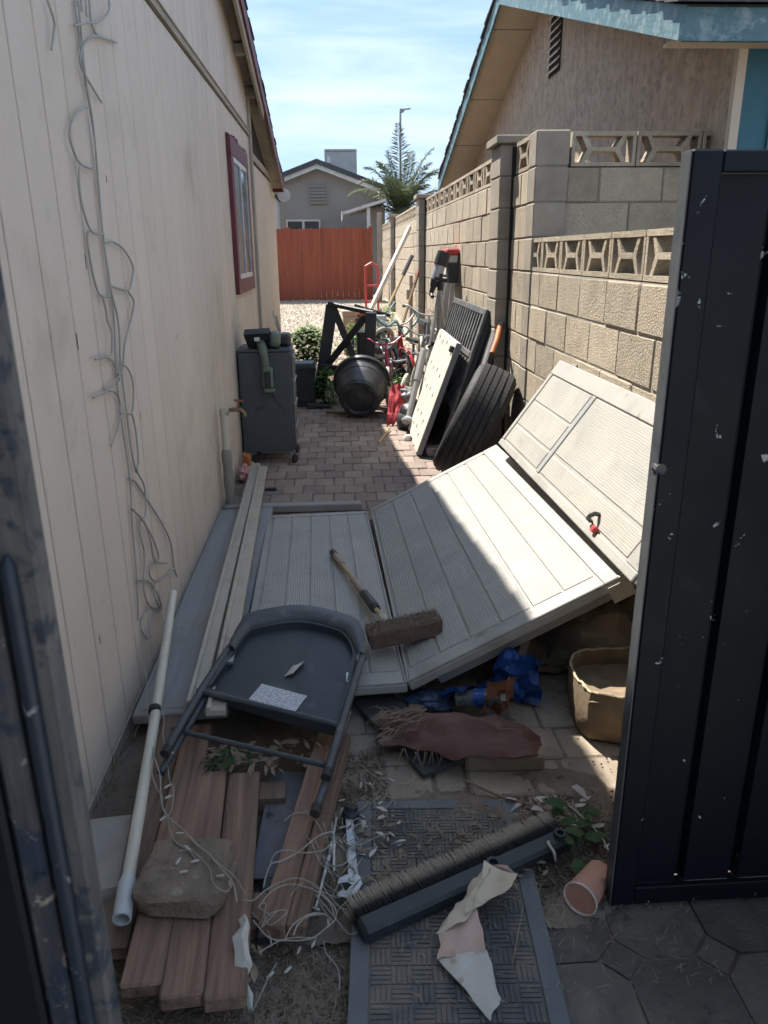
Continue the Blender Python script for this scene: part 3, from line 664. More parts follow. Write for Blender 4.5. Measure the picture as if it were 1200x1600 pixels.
for az, el, ln, dr in ((70, 82, 2.75, .05), (150, 76, 2.2, .14), (178, 66, 2.7, .42), (195, 57, 2.5, .5), (172, 48, 2.4, .5), (160, 72, 2.5, .34), (5, 70, 2.9, .30), (14, 58, 2.8, .38), (352, 44, 2.5, .5), (350, 62, 2.6, .45), (40, 74, 2.4, .2), (205, 70, 2.2, .3), (330, 66, 2.3, .3), (270, 50, 1.7, .4), (240, 60, 1.8, .35), (300, 55, 1.7, .35), (215, 30, 1.5, .4), (320, 25, 1.6, .4), (165, 22, 1.7, .35), (15, 18, 1.8, .3), (95, 60, 2.0, .3), (60, 40, 1.9, .3), (120, 45, 1.9, .3), (280, 25, 1.4, .5), (255, 15, 1.3, .5)):
    frond(rad(az), rad(el), ln, dr)
lp_ = thing('street_lamp', 'thin grey street lamp pole above the distant palm', 'street lamp', (4.8, 60, 0))
b = MB(); b.tube([(4.8, 60, 0), (4.8, 60, 11.0)], [.12, .07], 8); b.build('pole', m_lpost, lp_)
b = MB(); b.tube([(4.8, 60, 10.9), (5.1, 60, 11.15), (5.5, 60, 11.2)], .06, 8); b.cbox(4.75, 5.05, 59.9, 60.1, 10.95, 11.2, .03); b.build('lamp_head', m_lpost, lp_)
# sliver of the neighbouring house seen past the eave
nb = thing('house', 'sliver of white neighbouring house just past the left eave', 'house', (-3, 23, .4))
b = MB(); b.box(-5, -1.72, 22.5, 25.8, .3, 3.15); b.build('wall', m_white, nb)
b = MB(); b.box(-5.1, -1.6, 22.3, 26, 3.15, 3.3); b.build('roof', m_shingle, nb)

# ================================================================== GATES
gt = thing('metal_gate', 'navy blue corrugated steel gate with chipped paint standing open on the right', 'gate', (1.1, 1.52, .02))
gx = .655; gy = 1.5
b = MB(); b.cbox(gx, gx + .06, gy, gy + .045, .012, 1.775, .004); st_ = b.build('stile', m_navy, gt)
b = MB(); b.box(gx - .003, gx - .0005, gy + .002, gy + .043, .014, 1.772); b.build('sky_lit_strip', m_skyedge, st_)  # thin plate carrying the painted sky light of the stile's left face
b = MB(); b.cbox(gx + .061, 2.0, gy + .004, gy + .045, 1.735, 1.774, .003); b.build('top_rail', m_navy, gt)
b = MB(); b.cbox(gx + .061, 2.0, gy + .006, gy + .045, .008, .062, .003); b.build('bottom_rail', m_navy, gt)
b = MB(); prof = []; x = gx + .058
while x < 1.98:
    for dx, dy in ((0, .022), (.108, .022), (.116, .046), (.126, .046), (.134, .022)): prof.append((x + dx, gy + dy))
    x += .142
vs_ = [(px, py, .063) for px, py in prof] + [(px, py, 1.734) for px, py in prof]; k = len(prof)
b.add(vs_, [(i, i + 1, k + i + 1, k + i) for i in range(k - 1)]); b.build('sheet', m_navy, gt)
b = MB(); b.tube([(gx + .004, gy - .004, 1.17), (gx + .004, gy + .02, 1.17)], .012, 10); b.build('bolt_hole', m_posttan, st_)

lg = thing('gate_post', 'worn dark blue metal gate post close at the left edge', 'gate post', (-.3, .6, 0))
b = MB(); b.cbox(-.62, -.312, .585, .635, 0, 2.1, .004); b.build('post', m_navy, lg)
b = MB(); b.cbox(-.3115, -.2865, .590, .636, 0, 2.1, .005); b.build('worn_edge', m_worn, lg)
b = MB(); b.cbox(-.286, -.2545, .604, .632, 0, 2.1, .003); b.build('stop_plate', m_posttan, lg)
b = MB(); b.tube([(-.2765, .596, .2), (-.2745, .596, 1.33), (-.274, .596, 1.362), (-.274, .596, 1.37)], [.0075, .0075, .006, .002], 10); b.build('drop_rod', m_rod, lg, smooth=True)
for z in (.55, 1.05, 1.42):
    b = MB(); b.lathe([(.005, 0), (.005, .004), (.002, .006)], 8, T(-.292, .592, z) @ RX(rad(90))); b.build('screw', m_worn, lg)
#PART2

# ================================================================== SHED PANELS
def leaf_part(name, root, Mx, wd, ln, mat, matb, nplank, bx0, bx1, by0, by1, th=.045):
    b = MB(); b.cbox(0, wd, 0, ln, -th, -.008, .006); lf = b.build(name, matb, root, M_=Mx)
    b = MB()
    b.cbox(.002, bx0, .002, ln - .002, -.012, 0, .003); b.cbox(wd - bx1, wd - .002, .002, ln - .002, -.012, .001, .003)
    b.cbox(bx0 + .001, wd - bx1 - .001, .002, by0, -.012, .0005, .003); b.cbox(bx0 + .001, wd - bx1 - .001, ln - by1, ln - .002, -.012, .0005, .003)
    b.build('border', matb, lf, M_=Mx)
    pw = (wd - bx0 - bx1 - .012) / nplank
    for k in range(nplank):
        x0 = bx0 + .006 + k * pw
        b = MB(); b.cbox(-pw / 2 + .005, pw / 2 - .005, -(ln - by0 - by1 - .014) / 2, (ln - by0 - by1 - .014) / 2, -.009, -.0005 - .0008 * R.random(), .003)
        b.build('plank', mat, lf, M_=Mx @ T(x0 + pw / 2, by0 + .007 + (ln - by0 - by1 - .014) / 2, 0))
    return lf
A = Vector((.157, 4.594, .06)); B = Vector((.216, 2.424, .13)); Cq = Vector((.945, 4.62, .45))
ex = (Cq - A).normalized()
sp = thing('shed_door', 'long grey resin shed door panel folded along a hinge, half in sunlight', 'shed door', (.3, 3.5, 0))
Mr = frame(B + Vector((-.005, 0, .0005)), ex, A - B)
rl = leaf_part('leaf', sp, Mr, .89, (A - B).length, m_shed, m_shedb, 6, .012, .10, .085, .055)
exl = Vector((1, .03, .012)).normalized()
Ml = frame(B - exl * .62 - Vector((.0005, 0, 0)), exl, A - B)
ll = leaf_part('leaf', sp, Ml, .62, (A - B).length, m_shed, m_shedb, 5, .03, .012, .085, .055)
b = MB(); b.box(.84, .875, -.02, -.003, -.07, .01); b.box(.79, .875, -.022, -.019, -.075, -.01)
b.build('hinge_bracket', m_rail, sp, M_=Mr)
b = MB(); b.cbox(.10, .84, .05, .10, -.10, -.046, .004); b.cbox(.2, .25, .1, 2.0, -.08, -.046, .004); b.build('back_rib', m_smooth, sp, M_=Mr)
# second door leaning on the wall
BLq = Vector((.905, 4.29, .55)); TLq = Vector((1.225, 4.13, .99)); BRq = Vector((.955, 2.30, .545))
M2 = frame(BRq, TLq - BLq, BLq - BRq, True)
p2 = thing('shed_door', 'sunlit cream resin shed door leaning against the low block wall', 'shed door', (1.0, 3.3, .45))
b = MB(); b.cbox(0, .58, 0, 2.0, -.05, -.006, .008); l2 = b.build('panel', m_shedb, p2, M_=M2)
b = MB(); b.cbox(.49, .578, .01, 1.99, -.012, .003, .004); b.cbox(.002, .04, .01, 1.99, -.012, .003, .004); b.cbox(.041, .489, 1.95, 1.99, -.012, .002, .003); b.cbox(.041, .489, .01, .12, -.012, .002, .003)
b.build('border', m_shedb, l2, M_=M2)
b = MB(); b.cbox(.041, .489, 1.24, 1.285, -.012, .001, .003); b.build('cross_batten', m_midgrey if False else m_smooth, l2, M_=M2)
for (x0, x1, y0, y1) in ((.05, .15, 1.30, 1.94), (.16, .31, 1.30, 1.94), (.32, .485, 1.30, 1.94), (.05, .15, .13, 1.23), (.165, .485, .13, 1.23)):
    b = MB(); b.cbox(-(x1 - x0) / 2, (x1 - x0) / 2, -(y1 - y0) / 2, (y1 - y0) / 2, -.01, -.001, .004); b.build('inset_panel', m_shed2, l2, M_=M2 @ T((x0 + x1) / 2, (y0 + y1) / 2, 0))
for y in (.55, 1.25, 1.75):
    b = MB(); b.box(.575, .592, y, y + .07, -.035, -.01); b.build('clip', m_midgrey, l2, M_=M2)
b = MB(); b.tube([(.055, .50, .004), (.06, .47, .035), (.075, .45, .045), (.09, .46, .03), (.095, .48, .004)], .009, 8); b.build('latch_hook', m_plastic, l2, M_=M2, smooth=True)
b = MB(); b.cbox(.03, .055, .40, .43, 0, .025, .004); b.build('latch_knob', m_redp, l2, M_=M2)
# smooth flat panel beside the house wall
sm = thing('resin_panel', 'smooth dusty grey panel lying flat along the house wall', 'panel', (-.62, 3.5, .03))
Ms = frame((-.765, 2.385, .062), (1, .01, .03), (-.01, 1, -.008))
b = MB(); b.cbox(0, .335, 0, 2.36, -.04, 0, .006); s0 = b.build('panel', m_smooth, sm, M_=Ms)
b = MB(); b.cbox(.02, .10, .03, 2.33, -.005, .0035, .002); b.cbox(.115, .325, .03, 2.33, -.005, .003, .002); b.build('raised_field', m_smooth, s0, M_=Ms)
# far lip of the panel
b = MB(); b.cbox(-.77, .12, 4.76, 4.83, .004, .055, .006); tag(b.build('threshold_strip', m_smooth), 'grey strip lying across the pavers at the panels far end', 'strip')
# rails
def rail(label, p0, p1, wdt):
    p0 = Vector(p0); p1 = Vector(p1); Mx = frame(p0, Vector((1, 0, .0)), p1 - p0); Mx = frame(p0, (p1 - p0).cross(Vector((0, 0, 1))), p1 - p0); ln = (p1 - p0).length
    t = thing('vinyl_rail', label, 'rail', p0, group='beige rails lying on the panel')
    b = MB(); b.cbox(-wdt / 2, wdt / 2, 0, ln, 0, .026, .003); b.build('channel', m_rail, t, M_=Mx)
    b = MB(); b.cbox(-wdt / 2 + .004, -wdt / 2 + .020, -.002, ln + .002, .0265, .038, .003); b.build('lip', m_rail, t, M_=Mx)
rail('left beige vinyl rail lying lengthwise on the grey panels', (-.515, 2.26, .155), (-.655, 5.70, .07), .058)
rail('right beige vinyl rail, shorter, beside the left rail', (-.435, 2.20, .165), (-.588, 5.58, .075), .066)
# beam under the raised leaf
b = MB(); b.cbox(-.02, .02, 0, .42, -.02, .02, .003, frame((.60, 2.48, .03), (.8, .2, -.6), (.30, .36, .30))); tag(b.build('support_beam', m_smooth), 'short grey beam propping up the sunlit shed door', 'beam')

# ================================================================== MOP, CHAIR
mp_ = thing('scrub_brush', 'dirty long handled scrub brush lying on the shed door', 'brush', (.1, 3, .1))
h0 = Vector((-.061, 3.80, .10)); h1 = Vector((.165, 2.80, .175))
def seg(a, c): return [h0.lerp(h1, a), h0.lerp(h1, c)]
b = MB(); b.tube(seg(.0, 1.0), .011, 10); b.build('pole', m_yellow, mp_, smooth=True)
b = MB(); b.tube(seg(.0, .06), .019, 10); b.build('end_cap', m_plastic, mp_, smooth=True)
b = MB(); b.tube(seg(.061, .22), .0165, 10); b.tube(seg(.45, .66), .0175, 10); b.build('grip', M('tan_grip', (.33, .24, .18), (.26, .19, .14), 12, .6), mp_, smooth=True)
b = MB(); b.tube(seg(.64, .70), .021, 10); b.tube(seg(.70, .82), .0225, 10); b.tube(seg(.82, .84), .019, 10); b.build('lock_collar', m_plastic, mp_, smooth=True)
b = MB(); b.tube(seg(.93, 1.02), .02, 8); b.build('socket', m_rail, mp_, smooth=True)
Mh = frame((.085, 2.665, .165), (.27, .045, .03), (0, 1, 0))
b = MB(); b.cbox(0, .29, -.052, .05, -.012, .058, .008, jit=.004); m_mop = M('matted_bristle', (.15, .10, .068), (.095, .062, .044), 40, .95, .008, 90, coord='obj')
b.build('head', m_mop, mp_, M_=Mh)
b = MB()
for i in range(2600):
    top_ = R.random() < .7; p = Vector((R.random() * .29, R.uniform(-.05, .05) if top_ else .048, .056 if top_ else R.uniform(0, .055))); d = Vector((R.uniform(-.7, .7), R.uniform(-.6, .6) + (0 if top_ else 1), (1 if top_ else 0) + R.uniform(-.3, .3))).normalized() * R.uniform(.006, .02); s_ = Vector((R.uniform(-1, 1), R.uniform(-1, 1), 0)).normalized() * .0013
    b.add([p - s_, p + s_, p + d], [(0, 1, 2)])
stuff(b.build('bristles', M('mud_bristle', (.34, .28, .22), (.19, .15, .115), 60, .95), mp_, M_=Mh))

fc = thing('folding_chair', 'grey metal folding chair lying upside down with its label showing', 'folding chair', (-.25, 2.2, .1))
def cz(x, y): return .14 + .12 * (y - 1.7)
def cp(x, y, dz=0): return Vector((x, y, cz(x, y) + dz))
pan = [(-.41, 2.53), (-.385, 2.61), (-.345, 2.66), (-.178, 2.69), (-.03, 2.625), (.015, 2.56), (.032, 2.48), (.025, 2.40), (-.025, 2.10), (-.06, 2.085), (-.46, 2.275), (-.478, 2.31)]
pan = [(p.x, p.y) for p in smoothpts([(x, y, 0) for x, y in pan + [pan[0]]], 3)[:-1]]
cx_, cy_ = sum(p[0] for p in pan) / len(pan), sum(p[1] for p in pan) / len(pan)
inn = [(cx_ + (x - cx_) * .94, cy_ + (y - cy_) * .93) for x, y in pan]; n_ = len(pan)
b = MB(); vs_ = [cp(x, y, -.022) for x, y in inn] + [cp(x, y, .004) for x, y in inn] + [cp(x, y, .006) for x, y in pan] + [cp(x, y, -.03) for x, y in pan]
fs_ = [tuple(range(n_))] + [(k * n_ + i, k * n_ + (i + 1) % n_, (k + 1) * n_ + (i + 1) % n_, (k + 1) * n_ + i) for k in range(3) for i in range(n_)] + [tuple(3 * n_ + i for i in range(n_ - 1, -1, -1))]
b.add(vs_, fs_); b.build('seat_pan', m_chair, fc, smooth=35)
# curved back rest band along the top
out = smoothpts([(-.435, 2.52, 0), (-.405, 2.68, 0), (-.365, 2.745, 0), (-.178, 2.785, 0), (.01, 2.70, 0), (.06, 2.62, 0), (.072, 2.50, 0), (.066, 2.44, 0)], 5)
inr = smoothpts([(-.405, 2.50, 0), (-.375, 2.60, 0), (-.335, 2.655, 0), (-.178, 2.685, 0), (-.035, 2.62, 0), (.01, 2.55, 0), (.03, 2.47, 0), (.035, 2.44, 0)], 5)
b = MB(); rows = []
for q in range(len(out)):
    o_, i_ = out[q], inr[q]; t_ = q / (len(out) - 1); hgt = .055 * math.sin(math.pi * t_) ** .5
    rows.append([cp(i_.x, i_.y, .008), cp(i_.x * .9 + o_.x * .1, i_.y * .9 + o_.y * .1, .018), cp((i_.x + o_.x) / 2, (i_.y + o_.y) / 2, .024), cp(o_.x * .95 + i_.x * .05, o_.y * .95 + i_.y * .05, .014), cp(o_.x, o_.y, -.01 - hgt * .5)])
b.sheet([[tuple(p) for p in r] for r in rows], .004); b.build('backrest', m_tube, fc, smooth=60)
b = MB(); b.tube(smoothpts([cp(-.36, 2.72, -.01), cp(-.43, 2.52, 0), cp(-.49, 2.29, .004), cp(-.545, 2.06, 0), cp(-.553, 2.03, -.006)], 4), .0135, 12); b.build('leg', m_tube, fc, smooth=True)
b = MB(); b.tube(smoothpts([cp(.068, 2.50, 0), cp(.03, 2.33, .003), cp(-.022, 2.09, .006), cp(-.066, 1.89, .006)], 4), .0135, 12); b.build('leg', m_tube, fc, smooth=True)
b = MB(); b.tube([cp(.0, 2.17, -.018), cp(-.06, 1.92, -.016), cp(-.095, 1.785, -.018)], .0125, 12); b.build('leg', m_tube, fc, smooth=True)
b = MB(); b.tube([cp(-.47, 2.31, -.02), cp(-.53, 2.10, -.03), cp(-.568, 1.97, -.045)], .0125, 12); b.build('leg', m_tube, fc, smooth=True)
for p in (cp(-.098, 1.775, -.018), cp(-.068, 1.88, .006), cp(-.555, 2.02, -.006)):
    b = MB(); d = Vector((-.035, -.17, -.02)).normalized(); b.tube([p - d * .012, p + d * .018], .0155, 12); b.build('foot_cap', m_rub, fc, smooth=True)
b = MB(); b.tube([cp(-.505, 2.285, .004), cp(-.035, 2.085, .006)], .010, 10); b.build('cross_bar', m_tube, fc, smooth=True)
b = MB(); b.tube([cp(-.56, 2.13, -.02), cp(-.075, 1.93, -.008)], .009, 10); b.build('cross_bar', m_tube, fc, smooth=True)
b = MB(); b.box(-.43, -.405, 2.44, 2.50, .22, .232); b.box(-.005, .012, 2.30, 2.36, .205, .217); b.build('hinge_plate', m_steel, fc)
Mlb = frame(cp(-.235, 2.262, -.0195), (.155, -.072, -.009), (.02, .09, .011))
for k in range(3):
    b = MB(); b.box(-.088 + k * .0585, -.088 + k * .0585 + .0575, -.043, .045, 0, .0012); b.build('printed_label', m_label, fc, M_=Mlb)
b = MB(); b.add([tuple(cp(-.222, 2.372, -.018)), tuple(cp(-.19, 2.375, -.008)), tuple(cp(-.150, 2.44, -.004)), tuple(cp(-.156, 2.455, -.017)), tuple(cp(-.185, 2.425, -.012)), tuple(cp(-.19, 2.44, -.018))], [(0, 1, 4, 5), (1, 2, 3, 4)])
tag(b.build('paper_scrap', m_chip), 'white curled paper scrap on the upturned chair seat', 'paper scrap')

# ================================================================== WOOD, STONES, PVC PIPE
def board(label, p0, p1, wdt, th, zc0, zc1, jit=.002, crack=False):
    p0 = Vector((*p0, zc0)); p1 = Vector((*p1, zc1)); Mx = frame(p0, (p1 - p0).cross(Vector((0, 0, 1))), p1 - p0); ln = (p1 - p0).length
    b = MB()
    if crack:
        b.cbox(-wdt / 2, .008, 0, ln, -th, 0, .004, jit=jit); b.cbox(.0105, wdt / 2, .006, ln * .5, -th, 0, .004, jit=jit); b.cbox(.0082, wdt / 2, ln * .5, ln, -th, 0, .004, jit=jit)
    else: b.cbox(-wdt / 2, wdt / 2, 0, ln, -th, 0, .005, jit=jit)
    tag(b.build('wooden_board', m_wood, M_=Mx), label, 'board', 'reddish brown boards on the ground')
board('leftmost reddish board, half under the white pipe and slab', (-.58, 1.42), (-.615, 2.44), .09, .04, .058, .05)
board('second board from the wall, under the rough stone', (-.475, 1.295), (-.515, 2.30), .092, .04, .085, .075)
board('third board from the wall, its front end jutting out', (-.380, 1.262), (-.430, 2.04), .093, .042, .085, .075)
board('fourth board from the wall, right of the rough stone', (-.285, 1.252), (-.330, 2.03), .092, .042, .086, .074)
board('split reddish board lying alone beside the tangled wires', (-.175, 1.435), (-.05, 2.20), .112, .045, .082, .085, .003, True)
b = MB(); b.box(-.62, -.22, 1.5, 1.58, -.03, .04); tag(b.build('wooden_bearer', m_wood), 'dark bearer under the front of the reddish boards', 'bearer')
b = MB(); b.box(-.62, -.2, 1.95, 2.03, -.03, .032); tag(b.build('wooden_bearer', m_wood), 'dark bearer under the far ends of the reddish boards', 'bearer')
def rock(name, label, cat, mat, c, sx, sy, sz, seed, amp=.16, rz=0, flat=True):
    b = MB(); n1, n2 = 22, 16; rows = []
    for i in range(n2 + 1):
        ph = -math.pi / 2 + math.pi * i / n2; ring = []
        for j in range(n1):
            t_ = 2 * math.pi * j / n1
            e = .33
            f = lambda v: math.copysign(abs(v) ** e, v)
            p = Vector((f(math.cos(ph)) * f(math.cos(t_)), f(math.cos(ph)) * f(math.sin(t_)), f(math.sin(ph))))
            k = 1 + amp * nz3(p, 1.3, seed) + amp * .45 * nz3(p, 3.4, seed) + amp * .2 * nz3(p, 9, seed)
            ring.append((p.x * sx * k, p.y * sy * k, p.z * sz * (1 + (k - 1) * .5)))
        rows.append(ring)
    vs_ = [p for r in rows for p in r]; fs_ = [(i * n1 + j, i * n1 + (j + 1) % n1, (i + 1) * n1 + (j + 1) % n1, (i + 1) * n1 + j) for i in range(n2) for j in range(n1)]
    b.add(vs_, fs_); return tag(b.build(name, mat, M_=T(*c) @ RZ(rz), smooth=50), label, cat)
rock('stone', 'rough tan stone sitting across the reddish boards', 'stone', m_stone, (-.415, 1.565, .120), .112, .098, .036, 3, .2, -.05)
Mp = T(-.672, 1.71, .088) @ RZ(rad(6)) @ RX(rad(3))
b = MB(); b.cbox(-.058, .07, -.15, .125, -.045, 0, .01, jit=.004); tag(b.build('concrete_slab', m_slab, M_=Mp), 'pale concrete slab offcut at the house wall beside the white pipe', 'slab')
pv = thing('pipe', 'dirty white pvc pipe leaning from the wall across the boards', 'pipe', (-.65, 2.3, .1))
q0 = Vector((-.735, 3.05, .23)); q1 = Vector((-.552, 1.455, .105))
b = MB(); b.tube([q0, q0.lerp(q1, .5) + Vector((.004, 0, -.006)), q0.lerp(q1, .93)], .0172, 14); b.build('tube', m_pvc, pv, smooth=True)
d = (q1 - q0).normalized(); e0 = q0.lerp(q1, .925)
Mx = frame(e0, d.orthogonal(), d.cross(d.orthogonal())); Mx = Matrix.Translation(e0) @ d.to_track_quat('Z', 'Y').to_matrix().to_4x4()
ln = (q1 - e0).length
b = MB(); b.lathe([(.0175, 0), (.0215, .012), (.0225, .02), (.0225, ln), (.0185, ln + .001), (.0175, ln - .06), (.0001, ln - .062)], 20, Mx); b.build('coupling', m_pvcend, pv, smooth=True)
b = MB(); b.lathe([(.0178, -.012), (.0205, -.008), (.0205, .008), (.0178, .012)], 16, Matrix.Translation(q0.lerp(q1, .50)) @ d.to_track_quat('Z', 'Y').to_matrix().to_4x4()); b.build('rubber_ring', m_rub, pv, smooth=True)

# ================================================================== STRING LIGHTS
WALLW=[
[ (2.791,2.344),(2.797,2.127),(2.819,1.957),(2.800,1.680),(2.807,1.505),(2.802,1.385),(2.768,1.252),(2.744,1.080),(2.751,0.819),(2.728,0.672),(2.702,0.483),(2.662,0.296) ],
[ (2.824,2.352),(2.793,2.137),(2.812,1.991),(2.786,1.711),(2.790,1.506),(2.840,1.382),(2.799,1.233),(2.804,1.061),(2.823,0.914),(2.856,0.820) ],
[ (2.508,2.268),(2.539,2.227),(2.523,2.189),(2.488,2.145) ],
[ (3.189,2.450),(3.160,2.412),(3.052,2.358),(2.934,2.320),(2.840,2.297),(2.727,2.261) ],
[ (2.964,2.390),(2.950,2.341),(2.964,2.313),(3.029,2.305),(3.271,2.340) ],
[ (3.029,2.305),(2.901,2.270),(2.797,2.221),(2.746,2.172),(2.783,2.141),(2.958,2.091) ],
[ (2.785,2.051),(2.672,2.021),(2.586,1.976),(2.550,1.933),(2.576,1.888),(2.624,1.865),(2.779,1.866) ],
[ (2.624,1.865),(2.580,1.844),(2.566,1.799),(2.578,1.737),(2.641,1.673),(2.783,1.668) ],
[ (2.641,1.673),(2.611,1.651),(2.614,1.586),(2.630,1.524),(2.675,1.476),(2.802,1.466) ],
[ (2.794,1.639),(2.883,1.646),(3.031,1.620),(3.121,1.560),(3.083,1.510),(3.009,1.477),(2.806,1.502) ],
[ (3.009,1.477),(3.080,1.437),(3.046,1.395),(3.001,1.369),(2.884,1.301),(2.819,1.217),(2.730,1.195),(2.598,1.175),(2.455,1.177) ],
[ (2.675,1.476),(2.688,1.427),(2.695,1.394),(2.724,1.352),(2.699,1.294),(2.656,1.280),(2.514,1.288) ],
[ (2.656,1.280),(2.720,1.258),(2.756,1.225),(2.788,1.179) ],
[ (2.598,1.175),(2.698,1.151),(2.753,1.099),(2.741,1.073) ],
[ (2.801,1.237),(2.884,1.207),(2.930,1.149),(2.910,1.085),(2.868,1.044),(2.802,1.057),(2.738,1.066),(2.652,1.021),(2.576,0.990) ],
[ (2.868,1.044),(2.893,0.967),(2.875,0.862),(2.844,0.827),(2.918,0.746),(2.893,0.656),(2.837,0.642),(2.721,0.721) ],
[ (2.754,0.826),(2.840,0.785),(2.983,0.668),(3.140,0.528),(3.251,0.414),(3.299,0.329),(3.305,0.248),(3.343,0.182) ],
[ (2.837,0.642),(2.801,0.598),(2.827,0.514),(2.801,0.458),(2.765,0.415),(2.766,0.347),(2.833,0.272),(3.012,0.175) ],
[ (2.837,0.642),(2.929,0.552),(3.020,0.438),(3.018,0.394),(2.936,0.415),(2.865,0.414),(2.880,0.373),(2.999,0.312),(3.282,0.248) ],
[ (2.862,0.625),(2.915,0.522),(2.941,0.426),(3.147,0.330) ],
[ (2.699,0.444),(2.820,0.391),(2.938,0.303),(2.995,0.222),(2.997,0.185),(2.830,0.265),(2.717,0.277),(2.685,0.242),(2.752,0.172) ],
[ (2.952,0.333),(2.894,0.288),(2.981,0.192) ],
]
GW=[
[ (-0.809,2.761,0.160),(-0.749,2.558,0.160),(-0.724,2.479,0.160),(-0.680,2.297,0.160),(-0.635,2.147,0.160),(-0.595,2.011,0.160),(-0.582,1.929,0.160),(-0.553,1.861,0.160),(-0.530,1.823,0.160),(-0.520,1.778,0.160),(-0.497,1.734,0.160),(-0.477,1.676,0.160),(-0.452,1.636,0.160),(-0.420,1.611,0.160),(-0.386,1.565,0.160) ],
[ (-0.636,2.279,0.170),(-0.602,2.201,0.170),(-0.588,2.117,0.170),(-0.567,2.049,0.170),(-0.533,2.009,0.170) ],
[ (-0.579,2.092,0.140),(-0.531,1.923,0.140),(-0.509,1.874,0.140),(-0.500,1.784,0.140),(-0.518,1.759,0.140) ],
[ (-0.591,1.997,0.170),(-0.552,1.905,0.170),(-0.527,1.801,0.170),(-0.498,1.731,0.170),(-0.448,1.679,0.170),(-0.400,1.621,0.170),(-0.361,1.581,0.170),(-0.322,1.529,0.170),(-0.290,1.486,0.170),(-0.273,1.427,0.170) ],
[ (-0.484,1.715,0.165),(-0.436,1.668,0.165),(-0.374,1.595,0.165),(-0.312,1.534,0.165),(-0.289,1.511,0.165),(-0.257,1.456,0.165) ],
[ (-0.439,1.600,0.165),(-0.407,1.597,0.165),(-0.356,1.544,0.165),(-0.337,1.488,0.165),(-0.303,1.459,0.165),(-0.290,1.478,0.165) ],
[ (-0.268,1.516,0.060),(-0.239,1.483,0.060),(-0.207,1.437,0.060),(-0.196,1.398,0.060) ],
[ (-0.271,1.498,0.100),(-0.246,1.496,0.100),(-0.220,1.526,0.100),(-0.176,1.553,0.100),(-0.138,1.558,0.100),(-0.095,1.533,0.100),(-0.074,1.500,0.100),(-0.047,1.462,0.100),(-0.045,1.427,0.100),(-0.065,1.404,0.100),(-0.103,1.376,0.100),(-0.161,1.376,0.100),(-0.200,1.385,0.100),(-0.240,1.435,0.100) ],
[ (-0.231,1.465,0.105),(-0.206,1.509,0.105),(-0.166,1.533,0.105),(-0.128,1.525,0.105),(-0.090,1.507,0.105),(-0.057,1.468,0.105),(-0.049,1.432,0.105) ],
[ (-0.225,1.537,0.100),(-0.215,1.609,0.100),(-0.185,1.624,0.100),(-0.143,1.651,0.100),(-0.091,1.703,0.100),(-0.054,1.720,0.100) ],
[ (-0.215,1.614,0.100),(-0.205,1.649,0.100),(-0.174,1.659,0.100),(-0.134,1.644,0.100),(-0.076,1.652,0.100),(-0.050,1.688,0.100) ],
[ (-0.161,1.378,0.100),(-0.144,1.419,0.100),(-0.105,1.446,0.100),(-0.073,1.444,0.100),(-0.053,1.425,0.100) ],
[ (-0.143,1.395,0.090),(-0.133,1.428,0.090),(-0.106,1.451,0.090),(-0.074,1.453,0.090) ],
[ (-0.222,1.382,0.060),(-0.185,1.407,0.060),(-0.146,1.418,0.060),(-0.090,1.410,0.060) ],
[ (-0.074,1.440,0.020),(-0.071,1.407,0.020),(-0.043,1.364,0.020),(-0.038,1.333,0.020),(-0.039,1.307,0.020) ],
[ (-0.047,1.876,0.030),(-0.050,1.820,0.030),(-0.070,1.729,0.030),(-0.079,1.680,0.030),(-0.052,1.666,0.030),(-0.020,1.676,0.030),(-0.015,1.712,0.030),(-0.042,1.753,0.030),(-0.066,1.787,0.030) ],
[ (-0.042,1.779,0.030),(-0.005,1.737,0.030),(0.032,1.722,0.030),(0.056,1.726,0.030) ],
[ (-0.005,1.744,0.035),(0.023,1.736,0.035),(0.072,1.765,0.035),(0.113,1.776,0.035) ],
[ (-0.097,1.661,0.020),(-0.092,1.632,0.020),(-0.060,1.573,0.020),(-0.034,1.539,0.020),(-0.017,1.532,0.020) ],
[ (-0.042,1.917,0.020),(-0.002,1.892,0.020),(0.028,1.898,0.020),(0.092,1.953,0.020) ],
[ (0.035,2.113,0.020),(0.066,2.068,0.020),(0.096,2.041,0.020),(0.129,2.047,0.020) ],
[ (0.032,2.037,0.020),(0.063,2.003,0.020),(0.074,2.010,0.020) ],
[ (0.125,2.069,0.010),(0.133,2.035,0.010),(0.169,2.016,0.010),(0.203,2.038,0.010),(0.200,2.063,0.010) ],
[ (-0.185,1.387,0.020),(-0.199,1.357,0.020),(-0.214,1.311,0.020),(-0.229,1.271,0.020) ],
]
BHI = [(-0.51, 1.815, 0.165), (-0.545, 2.017, 0.165), (-0.522, 1.862, 0.165), (-0.45, 1.669, 0.165), (-0.42, 1.613, 0.165), (-0.394, 1.567, 0.165), (-0.436, 1.57, 0.165), (-0.416, 1.534, 0.165), (-0.323, 1.514, 0.165), (-0.297, 1.492, 0.165), (-0.507, 1.729, 0.165)]
